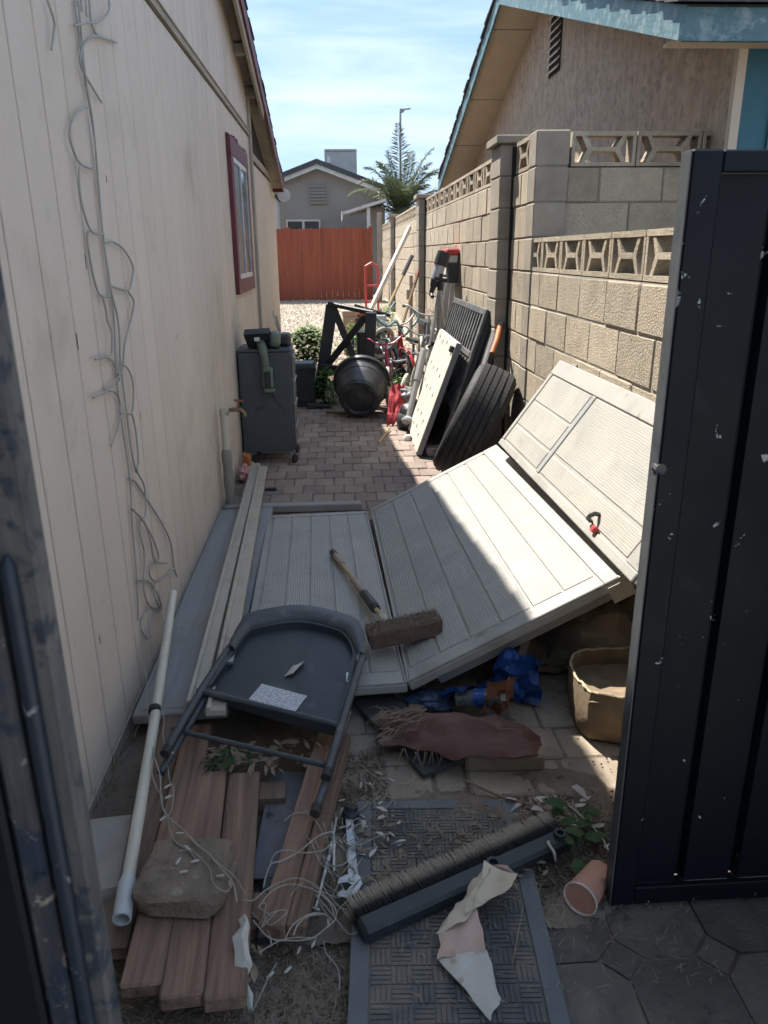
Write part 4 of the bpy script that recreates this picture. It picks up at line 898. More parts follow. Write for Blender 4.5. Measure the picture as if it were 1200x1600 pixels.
BLO = [(-0.182, 1.589, 0.04), (-0.171, 1.594, 0.04), (-0.147, 1.692, 0.04), (-0.096, 1.54, 0.04), (-0.065, 1.493, 0.04), (-0.135, 1.419, 0.04), (-0.101, 1.434, 0.04), (-0.255, 1.54, 0.04), (-0.198, 1.357, 0.04), (-0.158, 1.368, 0.04), (-0.068, 1.796, 0.04), (-0.027, 1.828, 0.04), (-0.033, 1.77, 0.04), (-0.029, 1.945, 0.04), (-0.029, 1.899, 0.04), (0.088, 1.925, 0.04), (0.032, 1.87, 0.04), (0.114, 1.79, 0.04), (0.101, 1.771, 0.04), (0.093, 2.065, 0.04), (0.063, 2.009, 0.04), (0.032, 2.011, 0.04), (0.128, 2.029, 0.04)]
sl_ = thing('string_lights', 'beige icicle light wires hanging down the siding and trailing over the boards', 'string lights', (-.77, 2.8, 0))
b = MB()
for k, s_ in enumerate(WALLW):
    off = -.781 + .003 * (k % 4)
    p = smoothpts([(off + (.012 * abs(nz3((y * 3, z * 3, k), 1.)) if 0 < i < len(s_) - 1 else 0), y, z) for i, (y, z) in enumerate(s_)], 5)
    b.tube(p, .0034 if k < 2 else .0038, 6)
# strands go on up above the frame
for dy in (0, .05, .1): b.tube([(-.779, 2.80 + dy, 2.33), (-.778, 2.86 + dy * 2, 2.9)], .003, 6)
b.build('hanging_wire', m_wirew, sl_, smooth=True)
b = MB()
for k, s_ in enumerate(GW):
    p = smoothpts([(max(x, -.77), y, z + .006 * nz3((x * 9, y * 9, k), 1.)) for (x, y, z) in s_], 4); b.tube(p, .0016 if k % 3 else .0021, 6)
RW = random.Random(11)
for k in range(12):
    x, y = (RW.uniform(-.13, .05), RW.uniform(1.50, 1.95)) if k < 10 else (RW.uniform(-.22, -.03), RW.uniform(1.38, 1.6)); p = []
    for i in range(9):
        p.append((x, y, (.016 if x > -.08 else .088) + RW.uniform(0, .02))); x += RW.uniform(-.045, .045); y += RW.uniform(-.055, .055)
    b.tube(smoothpts(p, 4), .0014, 5)
b.build('ground_wire', m_wire, sl_, smooth=True)
hi = [(-.778, 2.455, 1.177), (-.778, 2.514, 1.288), (-.778, 2.576, .99), (-.776, 2.958, 2.091), (-.776, 3.271, 2.34), (-.776, 2.727, 2.261), (-.776, 2.488, 2.145), (-.774, 3.147, .33), (-.774, 3.343, .182), (-.77, 3.012, .175)]
for p in BHI + BLO:
    b = MB(); a = RW.uniform(0, 6.28); d = Vector((math.cos(a), math.sin(a), RW.uniform(-.15, .35))) * .0105; p = Vector(p) + Vector((0, 0, -.022 if p in BLO else -.002))
    b.tube([p - d, p, p + d * .6, p + d], [.0024, .0036, .0036, .0018], 7); b.build('bulb', m_bulb, sl_, smooth=True)

# ================================================================== FOREGROUND LITTER
mt_ = thing('door_mat', 'grey rubber mat with basket weave relief, half covered in dirt', 'mat', (.24, 1.5, 0))
Mm = T(.235, 1.48, .004) @ RZ(rad(-3.2))
b = MB(); b.cbox(-.235, .235, -.47, .45, -.01, .004, .002); mb0 = b.build('base', m_mat, mt_, M_=Mm)
b = MB(); b.cbox(-.243, -.198, -.47, .452, .0045, .010, .002); b.cbox(.198, .243, -.47, .452, .0045, .010, .002); b.cbox(-.197, .197, .417, .452, .0045, .010, .002); b.build('border', m_matb, mt_, M_=Mm)
b = MB(); cs = .0485
for i in range(8):
    for j in range(18):
        x0 = -.194 + i * cs; y0 = -.46 + j * cs
        for k in range(4):
            a0 = k * cs / 4 + .0015; a1 = a0 + cs / 4 - .003; hz = .0075 + R.uniform(-.0012, .001)
            if (i + j) % 2: b.box(x0 + a0, x0 + a1, y0 + .002, y0 + cs - .002, .003, hz)
            else: b.box(x0 + .002, x0 + cs - .002, y0 + a0, y0 + a1, .003, hz)
stuff(b.build('weave', m_mat, mt_, M_=Mm))
# push broom head
pb_ = thing('push_broom', 'black push broom head lying on its side across the mat', 'broom', (.3, 1.6, .02))
c0 = Vector((.015, 1.440, 0)); c1 = Vector((.605, 1.715, 0)); dL = (c1 - c0).normalized()
Mb = frame((c0.x, c0.y, .012), dL, Vector((-dL.y, dL.x, .10)))
Lb = (c1 - c0).length
b = MB(); b.cbox(0, Lb, -.02, .034, .0, .05, .009); b.build('block', m_broomb, pb_, M_=Mb, smooth=30)
b = MB(); b.lathe([(.022, -.001), (.020, .012), (.012, .012), (.011, -.01), (.0001, -.01)], 16, T(Lb * .60, .004, .0525)); b.build('handle_socket', m_broomb, pb_, M_=Mb, smooth=True); b = MB(); b.lathe([(.018, -.001), (.016, .010), (.010, .010), (.009, -.012), (.0001, -.012)], 16, T(Lb * .95, .006, .0525)); b.build('handle_socket', m_broomb, pb_, M_=Mb, smooth=True)
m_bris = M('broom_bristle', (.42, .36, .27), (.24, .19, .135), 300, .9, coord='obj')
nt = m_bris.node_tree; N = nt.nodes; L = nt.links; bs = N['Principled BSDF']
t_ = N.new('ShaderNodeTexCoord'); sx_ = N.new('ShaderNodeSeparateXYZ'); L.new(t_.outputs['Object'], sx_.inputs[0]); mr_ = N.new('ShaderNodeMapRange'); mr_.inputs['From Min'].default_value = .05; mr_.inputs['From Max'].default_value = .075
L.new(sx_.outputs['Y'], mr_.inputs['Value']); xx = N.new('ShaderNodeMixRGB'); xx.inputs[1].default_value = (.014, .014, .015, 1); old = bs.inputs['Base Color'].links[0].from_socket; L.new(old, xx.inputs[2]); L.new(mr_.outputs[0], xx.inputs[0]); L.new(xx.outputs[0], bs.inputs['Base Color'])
b = MB()
for i in range(64):
    for row in range(3):
        x = .006 + (i + .33 * row) * (Lb - .012) / 64; z0 = .008 + row * .017
        lean = R.uniform(-.004, .004)
        for k in range(8):
            p = Vector((x + R.uniform(-.003, .003), .033, z0 + R.uniform(-.003, .003))); e = p + Vector((lean + R.uniform(-.008, .008) - .006, R.uniform(.056, .068), R.uniform(-.005, .005) + (z0 - .026) * .25))
            s_ = Vector((.00135, 0, 0)); u_ = Vector((0, 0, .00135))
            b.add([p - s_, p + u_, p + s_, e - s_, e + u_, e + s_], [(0, 1, 4, 3), (1, 2, 5, 4), (2, 0, 3, 5)])
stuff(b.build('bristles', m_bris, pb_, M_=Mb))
b = MB(); b.tube(smoothpts([Mb @ Vector((Lb * .88, .0, .054)), Mb @ Vector((Lb * .87, -.01, .057)), Mb @ Vector((Lb * .875, -.03, .045)), Mb @ Vector((Lb * .88, -.036, .02))], 4), [.004] * 12 + [.003], 7); tag(b.build('caulk_strip', m_chip), 'small white strip stuck on the black broom block', 'strip')

# crumpled paper
pp = thing('paper_napkin', 'crumpled stained paper napkin in front of the broom', 'paper', (.3, 1.4, .01))
def facet(name, pts, mat, sub=5, amp=.004, o=0, th=.0012):
    sub *= 2; amp *= 1.9
    """quad patch of crumpled paper"""
    a, b_, c, d_ = [Vector(p) for p in pts]; rows = []
    for i in range(sub + 1):
        u = i / sub; r = []
        for j in range(sub + 1):
            v = j / sub; p = a.lerp(b_, v).lerp(d_.lerp(c, v), u)
            r.append((p.x + amp * .6 * nz3(p, 30, o), p.y + amp * .6 * nz3(p, 30, o + 5), p.z + amp * nz3(p, 22, o + 3)))
        rows.append(r)
    b = MB(); b.sheet([[(q[0], q[1], q[2] + .009) for q in r] for r in rows], th); return b.build(name, mat, pp, smooth=50)
facet('white_fold', [(.285, 1.208, .012), (.322, 1.262, .014), (.310, 1.372, .030), (.190, 1.372, .018)], m_paper, 7, .006, 1)
facet('pink_fold', [(.192, 1.362, .022), (.308, 1.366, .033), (.302, 1.475, .052), (.215, 1.462, .034)], m_paperp, 6, .007, 4)
facet('tan_fold', [(.196, 1.420, .032), (.262, 1.430, .050), (.352, 1.560, .085), (.345, 1.600, .060)], m_papery, 6, .008, 8)
facet('tan_flap', [(.268, 1.452, .058), (.400, 1.510, .074), (.425, 1.560, .066), (.340, 1.580, .088)], m_papery, 6, .008, 13)
facet('red_edge', [(.345, 1.590, .066), (.398, 1.575, .080), (.428, 1.552, .068), (.36, 1.60, .056)], m_paperp, 4, .004, 17)
# cup
cu = thing('cup', 'orange paper cup lying on its side with soil inside', 'cup', (.6, 1.57, 0))
cm = Vector((.572, 1.498, .047)); cb = Vector((.655, 1.592, .040)); ax_ = (cb - cm); Mc = Matrix.Translation(cm) @ ax_.normalized().to_track_quat('Z', 'Y').to_matrix().to_4x4(); lc = ax_.length
b = MB(); b.lathe([(.0435, .002), (.042, .01), (.033, lc - .004), (.031, lc), (.0001, lc)], 28, Mc); b.build('body', m_cup, cu, smooth=True)
b = MB(); b.lathe([(.0436, .003), (.0458, .0), (.0458, -.003), (.043, -.004), (.041, .006), (.0315, lc - .008), (.0001, lc - .008)], 28, Mc); b.build('rim', m_cupin, cu, smooth=True)
b = MB(); b.lathe([(.0315, lc - .03), (.026, lc - .045), (.0001, lc - .05)], 16, Mc @ T(0, 0, -.012)); b.build('soil', m_soil, cu, smooth=True)
# adjustable wrench + spring clamp + black knob
wr = thing('adjustable_wrench', 'rusty steel adjustable wrench in the tangle of wires', 'wrench', (0, 1.7, 0))
Mw = frame((.0, 1.60, .012), (1, .05, 0), (-.02, 1, .03))
b = MB(); b.prism([(-.012, .03), (.016, .03), (.014, .12), (.017, .24), (.008, .262), (-.005, .25), (-.007, .12)], .010, Mw); b.build('handle', m_steel, wr)
b = MB(); b.prism([(-.042, .012), (-.036, .030), (-.006, .043), (.020, .030), (.024, .004), (.008, -.022), (-.022, -.036), (-.034, -.030), (-.018, -.012), (-.004, .004), (-.014, .014)], .015, Mw); b.build('jaw', m_steel, wr)
b = MB(); b.prism([(-.046, -.026), (-.037, -.034), (-.021, -.016), (-.03, -.006)], .013, Mw @ T(0, .002, .0)); b.build('sliding_jaw', m_steel, wr)
b = MB(); b.lathe([(.006, 0), (.008, .004), (.008, .014), (.006, .018)], 12, Mw @ T(-.012, .020, .012) @ RY(rad(90))); b.build('knurl', m_steel, wr, smooth=True)
pl_ = thing('pliers', 'pair of worn steel plier handles tangled in the light wires', 'pliers', (-.06, 1.75, 0))
for (a, c) in (((-.062, 1.86, .03), (-.052, 1.66, .02)), ((-.045, 1.855, .03), (-.098, 1.545, .02))):
    b = MB(); b.tube([a, Vector(a).lerp(Vector(c), .5) + Vector((.004, 0, .006)), c], [.004, .008, .004], 8, flat=.5); b.build('handle', m_steel, pl_, smooth=True)
b = MB(); b.lathe([(.022, 0), (.026, .004), (.027, .03), (.024, .036), (.019, .038), (.019, .052), (.0001, .054)], 20, T(-.006, 1.865, .0) @ RX(rad(-18)) @ RY(rad(8)))
kn = tag(b.build('rubber_stopper', m_plastic, smooth=True), 'black rubber stopper among the wires beside the split board', 'stopper')
# palm sheath, brick, dark rubber flap
ps = thing('palm_sheath', 'dried reddish brown palm leaf sheath resting on a brick', 'palm sheath', (.38, 2.12, .06))
b = MB(); rows = []
for i in range(29):
    u = i / 28; r = []
    cxp = Vector((.13 + .50 * u, 2.245 - .115 * u - .03 * math.sin(u * 3), .066 + .018 * math.sin(u * 3.1)))
    wdt = (.075 + .035 * math.sin(math.pi * min(1, u * .8 + .1))) * (1 + .25 * nz3((u * 6, 0, 7), 1)); wdt *= (1 if u < .9 else 1 - (u - .9) * 5)
    hh = .012 + .055 * math.sin(math.pi * min(1, .05 + .8 * u)) ** 1.5; hh *= (1 if u < .9 else 1 - (u - .9) * 5)
    for j in range(13):
        v = -1 + 2 * j / 12; edge = (.02 * nz3((u * 9, v, 3), 2) + (.035 * R.random() if (i == 0) else 0))
        p = Vector((cxp.x - (.05 * R.random() if i == 0 else 0), cxp.y + wdt * v * 1.0, cxp.z + hh * (math.cos(v * 1.45)) - .01 + .028 * nz3((u * 4, v * 2, 0), 1.6) + .012 * nz3((u * 3, v * 9, 5), 1)))
        r.append(tuple(p))
    rows.append(r)
b.sheet(rows, .006); b.build('shell', m_boot, ps, smooth=60)
b = MB()
for i in range(80):
    v = R.uniform(-1, 1); p = Vector((.15 + R.uniform(-.03, .12), 2.235 + v * .06, .095 + .03 * math.cos(v * 1.5))); e = p + Vector((R.uniform(-.10, -.02), R.uniform(-.05, .02), R.uniform(-.05, .015)))
    m_ = p.lerp(e, .5) + Vector((0, 0, R.uniform(0, .015)))
    b.tube([p, m_, e], [.0016, .001, .0004], 4)
for i in range(26):
    u = R.random(); p = Vector((.16 + .25 * u, 2.10 + R.uniform(-.01, .02), .07)); e = p + Vector((R.uniform(-.03, .03), R.uniform(-.03, .0), R.uniform(-.06, -.03)))
    b.tube([p, e], [.0018, .0006], 4)
stuff(b.build('frayed_fibre', m_fibre, ps))
b = MB(); b.cbox(-.13, .13, -.055, .055, 0, .062, .008, T(.505, 2.12, 0) @ RZ(rad(-3)), jit=.003); tag(b.build('brick', m_brick), 'sandy brick underneath the palm sheath', 'brick')
b = MB(); rows = []
for i in range(9):
    r = []
    for j in range(7):
        u = i / 8; v = j / 6; p = Vector((.02, 2.46, 0)).lerp(Vector((.235, 2.045, 0)), u).lerp(Vector((.16, 2.50, 0)).lerp(Vector((.375, 2.115, 0)), u), v)
        r.append((p.x + .008 * nz3(p, 12), p.y + .01 * nz3(p, 12, 4), .022 + .014 * nz3(p, 7, 2) + .02 * (1 - u)))
    rows.append(r)
b.sheet(rows, .012); tag(b.build('rubber_sheet', M('grey_rubber', (.05, .052, .055), (.035, .036, .038), 12, .75, .002, 60, dirt=((.14, .12, .095), 6, .55, .75)), smooth=50), 'black rubber flap on the ground under the shed door edge', 'rubber sheet')
# wrappers under the door
def bag(name, label, cat, mat, c, sx, sy, sz, seed, amp=.35, rz=0):
    b = MB(); n1, n2 = 26, 18
    vs_ = []
    for i in range(n2 + 1):
        ph = -math.pi / 2 + math.pi * i / n2
        for j in range(n1):
            t_ = 2 * math.pi * j / n1; p = Vector((math.cos(ph) * math.cos(t_), math.cos(ph) * math.sin(t_), math.sin(ph)))
            k = 1 + amp * abs(nz3(p, 1.7, seed)) * 1.6 - amp * .5 + amp * .5 * abs(nz3(p, 4.2, seed)) + amp * .25 * nz3(p, 9., seed)
            vs_.append((p.x * sx * k, p.y * sy * k, max(p.z * sz * k, -sz * .75)))
    b.add(vs_, [(i * n1 + j, i * n1 + (j + 1) % n1, (i + 1) * n1 + (j + 1) % n1, (i + 1) * n1 + j) for i in range(n2) for j in range(n1)])
    return tag(b.build(name, mat, M_=T(*c) @ RZ(rz), smooth=28), label, cat)
def foil(name, label, cat, mat, c, w_, h_, seed, rz=0, tilt=70):
    b = MB(); rows = []
    for i in range(15):
        r = []
        for j in range(13):
            u = (j / 12 - .5) * w_; v = (i / 14) * h_
            e = 1 + .35 * nz3((u * 9, v * 9, seed), 1)
            r.append((u * e, .035 * nz3((u * 16, v * 16, seed), 1.) + .02 * nz3((u * 40, v * 40, seed), 1), v * (1 + .4 * nz3((u * 14, 0, seed + 3), 1))))
        rows.append(r)
    b.sheet(rows, .0); b.v = [tuple(v) for v in b.v]
    k = len(b.v); b.v += [(x, y + .0015, z) for x, y, z in b.v]; b.f += [tuple(q + k for q in reversed(f)) for f in list(b.f)]
    return tag(b.build(name, mat, M_=T(*c) @ RZ(rz) @ RX(rad(90 - tilt)), smooth=25), label, cat)
foil('foil_wrapper', 'shiny blue torn snack wrapper standing up under the door edge', 'wrapper', m_blue, (.635, 2.47, .0), .16, .22, 2, -.35, 78)
foil('foil_wrapper', 'flat blue wrapper crumpled behind the plastic bottle', 'wrapper', m_blue, (.43, 2.50, .02), .22, .13, 6, .1, 45)
foil('paper_wrapper', 'torn rusty brown paper between the two blue wrappers', 'wrapper', m_rust, (.525, 2.385, .02), .12, .20, 9, .4, 65)
bag('plastic_bag', 'crumpled dark blue bag left of the bottle under the door', 'bag', M('dull_blue', (.035, .065, .12), (.025, .045, .085), 9, .4), (.30, 2.46, .03), .085, .06, .04, 5)
bt = thing('plastic_bottle', 'clear crushed plastic bottle under the shed door edge', 'bottle', (.43, 2.4, .03))
Mbt = T(.395, 2.42, .055) @ RZ(rad(-20)) @ RY(rad(78))
b = MB(); b.lathe([(.0001, -.0), (.030, .002), (.033, .02), (.029, .045), (.033, .07), (.033, .11), (.028, .13), (.014, .155), (.013, .17)], 18, Mbt); b.build('body', m_bottle, bt, smooth=True)
b = MB(); b.lathe([(.0335, .068), (.0337, .07), (.0337, .108), (.0335, .11)], 18, Mbt); b.build('band', m_blue, bt, smooth=True)
b = MB(); b.lathe([(.0145, .165), (.0145, .182), (.0001, .182)], 14, Mbt); b.build('cap', m_white, bt, smooth=True)
for k, (x, y, s_) in enumerate(((.245, 2.42, .028), (.19, 2.46, .02))):
    rock('stone', ('larger pebble beside the crumpled blue bag', 'smaller pebble left of the crumpled blue bag')[k], 'stone', m_stone, (x, y, .02), s_, s_ * .8, s_ * .7, 20 + k, .2)
# cardboard box and cloth by the wall
cbx = thing('cardboard_box', 'sagging brown cardboard box with torn rim beside the gate', 'box', (.92, 2.35, 0))
def ring_pts(z, k, s0): return [(.955 + k * x + .012 * nz3((x * 4, y * 4, z * 5), 1.5, s0), 2.34 + k * y + .012 * nz3((x * 4, y * 4, z * 5), 1.5, s0 + 5), z) for x, y in [(-.145, -.13), (-.05, -.165), (.06, -.18), (.155, -.165), (.165, -.05), (.16, .08), (.14, .17), (.03, .175), (-.08, .165), (-.14, .12), (-.165, .03), (-.165, -.06)]]
b = MB(); lv = [ring_pts(z, k, 1) for z, k in ((.0, .90), (.04, .98), (.10, 1.02), (.15, 1.0), (.185, .97))]
ins = [ring_pts(z, k, 1) for z, k in ((.183, .93), (.12, .94), (.06, .9))]
al = lv + ins; n_ = 12; vs_ = [p for r in al for p in r]
b.add(vs_, [(i * n_ + j, i * n_ + (j + 1) % n_, (i + 1) * n_ + (j + 1) % n_, (i + 1) * n_ + j) for i in range(len(al) - 1) for j in range(n_)] + [tuple((len(al) - 1) * n_ + j for j in range(n_))]); b.build('body', m_card, cbx, smooth=50)
b = MB(); rp_ = smoothpts(ring_pts(.185, .955, 1) + [ring_pts(.185, .955, 1)[0]], 7)[:-1]; b.tube([(p[0] + .006 * nz3(p, 60), p[1] + .006 * nz3(p, 60, 4), p[2] + .003 + .005 * nz3(p, 40)) for p in rp_], [.003 + .003 * R.random() for _ in rp_], 5, closed=True); b.build('torn_rim', m_cardrim, cbx)
b = MB(); b.sheet([[(.955 + (u - 4) * .036, 2.34 + (v - 4) * .036, .150 + .03 * nz3((u * .5, v * .5, 2), 1.) - .012 * (v - 4) * .3) for u in range(9)] for v in range(9)], .004); b.build('flap', m_card, cbx, smooth=60)
bag('cloth_bundle', 'pale tan cloth bundle behind the cardboard box', 'cloth', m_burlap, (1.02, 2.78, .12), .24, .26, .20, 8, .25)
bag('cloth_bundle', 'flattened brown sack beneath the sunlit shed door', 'cloth', m_card, (.80, 2.85, .04), .18, .2, .07, 12, .3)

# dry leaves, chips, debris
def leafpile(n, area, mat, name, label, cat, zz=.012, sz=(.02, .06), seed=1):
    rr = random.Random(seed); b = MB()
    for i in range(n):
        x = rr.uniform(area[0], area[1]); y = rr.uniform(area[2], area[3]); a = rr.uniform(0, 6.28); l = rr.uniform(*sz); wd_ = l * rr.uniform(.18, .42)
        d = Vector((math.cos(a), math.sin(a), rr.uniform(-.2, .35))); s_ = Vector((-math.sin(a), math.cos(a), rr.uniform(-.4, .4))); p = Vector((x, y, zz + rr.uniform(0, .02)))
        up_ = Vector((0, 0, 1)); cu_ = rr.uniform(-.12, .25) * l
        J = lambda a_, b_, c_: p + d * l * (a_ + rr.uniform(-.08, .08)) + s_ * wd_ * (b_ + rr.uniform(-.2, .2)) + up_ * cu_ * c_
        b.add([J(-.5, 0, 0), J(-.25, .45, .6), J(.12, .5, 1), J(.35, .25, .6), J(.5, -.05, 0), J(.2, -.5, .7), J(-.2, -.42, .9), J(0, 0, 1.1)], [(k, (k + 1) % 7, 7) for k in range(7)])
    o = b.build(name, mat); tag(o, label, cat); return stuff(o)
leafpile(60, (-.47, -.08, 2.02, 2.17), m_dry, 'dry_leaves', 'dry curled leaves under the folding chair', 'leaves', .07, (.025, .08), 1)
leafpile(30, (-.47, -.3, 2.02, 2.12), m_leafd, 'ivy_leaves', 'dark green leaves at the ends of the boards', 'leaves', .085, (.02, .045), 2)
leafpile(22, (.48, .80, 1.78, 1.93), m_chip, 'paint_chips', 'white peeling chips scattered behind the broom', 'paint chips', .008, (.012, .06), 3)
leafpile(16, (-.02, .14, 1.70, 1.90), m_chip, 'string_scraps', 'white frayed scraps around the wrench', 'scraps', .012, (.01, .05), 4)
leafpile(170, (.02, .58, 1.58, 1.87), m_dry, 'leaf_crumbs', 'brown leaf crumbs on the mat behind the broom', 'leaves', .012, (.006, .035), 5)
leafpile(10, (-.28, -.22, 1.26, 1.42), m_dry, 'paper_shreds', 'torn pale paper shreds at the end of the boards', 'paper', .03, (.02, .06), 8)
b = MB(); p = Vector((-.262, 1.43, .11))
for k, (dx, dy, dz, wd_) in enumerate(((.004, .01, -.012, .004), (0, 0, 0, .012), (.008, -.025, .006, .010), (-.002, -.05, .002, .018), (.004, -.075, -.01, .016), (.010, -.10, -.022, .020), (.006, -.12, -.045, .010), (.02, -.135, -.07, .012), (.028, -.16, -.095, .003))): 
    b.v += [(p.x + dx - wd_, p.y + dy, p.z + dz), (p.x + dx + wd_ * .2, p.y + dy + .004, p.z + dz + .012), (p.x + dx + wd_, p.y + dy, p.z + dz - .004)]
for k in range(8): b.f += [(3 * k, 3 * k + 1, 3 * k + 4, 3 * k + 3), (3 * k + 1, 3 * k + 2, 3 * k + 5, 3 * k + 4)]
tag(b.build('paper_scrap', m_paper), 'torn white paper strip hanging over the fourth board', 'paper scrap')
b = MB(); rr = random.Random(5)
for i in range(9000):
    reg = rr.random()
    if reg < .30: x, y = rr.uniform(-.60, .0), rr.uniform(1.08, 1.55)
    elif reg < .50: x, y = rr.uniform(-.15, .12), rr.uniform(1.5, 2.2)
    elif reg < .78: x, y = rr.gauss(.33, .16), rr.gauss(1.72, .08)
    elif reg < .975: x, y = rr.uniform(.48, .85), rr.uniform(1.5, 1.95)
    else: x, y = rr.uniform(-.1, 1.1), rr.uniform(1.9, 2.6)
    s_ = rr.uniform(.002, .007); a = rr.uniform(0, 6.28); z = .0 + (.008 if -.01 < x < .49 and y < 1.95 else -.008 if y < 1.8 and x < 0 else 0)
    if y < 1.75 and x < 0: z = -.028
    b.add([(x + s_ * math.cos(a), y + s_ * math.sin(a), z), (x + s_ * math.cos(a + 2.1), y + s_ * math.sin(a + 2.1), z), (x + s_ * math.cos(a + 4.2), y + s_ * math.sin(a + 4.2), z), (x, y, z + s_ * rr.uniform(.6, 1.3))], [(0, 1, 3), (1, 2, 3), (2, 0, 3)])
stuff(tag(b.build('soil_crumbs', m_dirt), 'loose soil crumbs spread over the foreground ground', 'soil'))
b = MB()
for i in range(1700):
    reg = rr.random()
    if reg < .45: x, y, z = rr.uniform(-.6, .0), rr.uniform(1.08, 1.5), -.026
    elif reg < .75: x, y, z = rr.uniform(-.1, .1), rr.uniform(1.55, 2.2), .004
    else: x, y, z = rr.uniform(.1, .85), rr.uniform(1.25, 1.95), .014
    a = rr.uniform(0, 6.28); l = rr.uniform(.01, .045); d = Vector((math.cos(a), math.sin(a), rr.uniform(-.05, .25))) * l; q = Vector((x, y, z + .003)); s_ = Vector((-math.sin(a), math.cos(a), 0)) * .0009; m_ = q + d * .5 + Vector((0, 0, .004))
    b.add([q - s_, q + s_, m_ + s_, m_ - s_, q + d], [(0, 1, 2, 3), (3, 2, 4)])
stuff(tag(b.build('straw_bits', m_straw), 'thin dry straw and twigs scattered over the dirt', 'straw'))
b = MB(); b.tube(smoothpts([(.36, 2.02, .012), (.46, 1.93, .016), (.56, 1.87, .02), (.66, 1.82, .016)], 4), .004, 6); b.tube([(.50, 1.91, .016), (.515, 1.80, .01)], .003, 5); tag(b.build('twig', m_woodst), 'thin brown twig behind the broom bristles', 'twig')
b = MB(); b.tube([(.375, 1.37, .014), (.41, 1.46, .016)], .0016, 5); b.tube([(.41, 1.46, .016), (.432, 1.515, .018)], .001, 5); tag(b.build('straw_stalk', m_straw), 'single pale straw stalk beside the paper napkin', 'straw')
# bindweed beside the cup
def leafy(name, label, cat, pts, n, sz, mat, seed, spread=.04, parent=None):
    rr = random.Random(seed); t = thing(name, label, cat, pts[0])
    b = MB(); b.tube(smoothpts(pts, 4), .003, 5); b.build('stem', m_leafd, t)
    sp_ = smoothpts(pts, 6)
    for i in range(n):
        p = rr.choice(sp_) + Vector((rr.uniform(-spread, spread), rr.uniform(-spread, spread), rr.uniform(0, spread))); a = rr.uniform(0, 6.28); l = rr.uniform(*sz); d = Vector((math.cos(a), math.sin(a), rr.uniform(-.3, .5))).normalized(); s_ = d.cross(Vector((0, 0, 1))).normalized(); u = s_.cross(d)
        b = MB(); b.add([p, p + d * l * .35 + s_ * l * .36, p + d * l * .8 + s_ * l * .2, p + d * l - u * l * .1, p + d * l * .8 - s_ * l * .2, p + d * l * .35 - s_ * l * .36, p + d * l * .5 + u * l * .12], [(0, 1, 6), (1, 2, 6), (2, 3, 6), (3, 4, 6), (4, 5, 6), (5, 0, 6)]); b.build('leaf', mat, t)
    return t
leafy('weed', 'dark green vine with broad leaves next to the orange cup', 'weed', [(.60, 1.66, .02), (.64, 1.72, .03), (.66, 1.80, .04), (.64, 1.88, .02)], 11, (.04, .075), m_leafd, 3, .03)
b = MB(); b.tube(smoothpts([(.62, 1.92, .02), (.66, 1.80, .05), (.70, 1.71, .04), (.69, 1.66, .05)], 5), .0018, 6)
b.tube([(.71 + .014 * math.cos(k * .6), 1.66 + .014 * math.sin(k * .6), .05) for k in range(11)], .003, 6, closed=True); tag(b.build('string_ring', m_bulb, smooth=True), 'white plastic ring on a string by the cup', 'ring')
# ================================================================== LEANING STACK BY THE WALL
ty = thing('tyre', 'big black car tyre leaning against the block wall', 'tyre', (.9, 5.45, 0))
th_ = rad(24); axd = RZ(rad(-14.5)) @ Vector((math.cos(th_), 0, -math.sin(th_))); rT = .385; wT = .27; kT = 1.1
cT = Vector((.955, 5.36, kT * (rT * math.cos(th_) + wT / 2 * math.sin(th_)) - .006))
Mt = Matrix.Translation(cT) @ axd.to_track_quat('Z', 'Y').to_matrix().to_4x4() @ Matrix.Scale(kT, 4)
hw = wT / 2
b = MB(); b.lathe([(.215, -hw + .05), (.225, -hw + .025), (.26, -hw + .004), (.30, -hw - .004), (.335, -hw + .002), (.338, -hw + .004), (.345, -hw + .003), (.362, -hw + .018), (.370, -hw + .035), (.374, 0), (.370, hw - .035), (.362, hw - .018), (.335, hw - .002), (.30, hw + .004), (.26, hw - .004), (.225, hw - .025), (.215, hw - .05), (.24, hw - .06), (.33, hw - .05), (.345, 0), (.33, -hw + .05), (.24, -hw + .06), (.215, -hw + .05)], 56, Mt); b.build('carcass', m_rub, ty, smooth=35)
b = MB()
for k in range(5):
    z0 = -hw + .032 + k * (wT - .064) / 5 + .004; z1 = z0 + (wT - .064) / 5 - .008; nseg = 66
    for i in range(nseg):
        a0 = 2 * math.pi * i / nseg + .006 * k; a1 = a0 + 2 * math.pi / nseg * .965; sk = .03
        r0, r1 = .366, .385 - (.006 if k in (0, 4) else 0)
        P_ = lambda a, r, z: (r * math.cos(a), r * math.sin(a), z)
        b.hexa([P_(a0, r0, z0), P_(a1, r0, z0), P_(a1 + sk, r0, z1), P_(a0 + sk, r0, z1), P_(a0, r1, z0), P_(a1, r1, z0), P_(a1 + sk, r1, z1), P_(a0 + sk, r1, z1)], Mt)
stuff(b.build('tread', m_rub, ty))
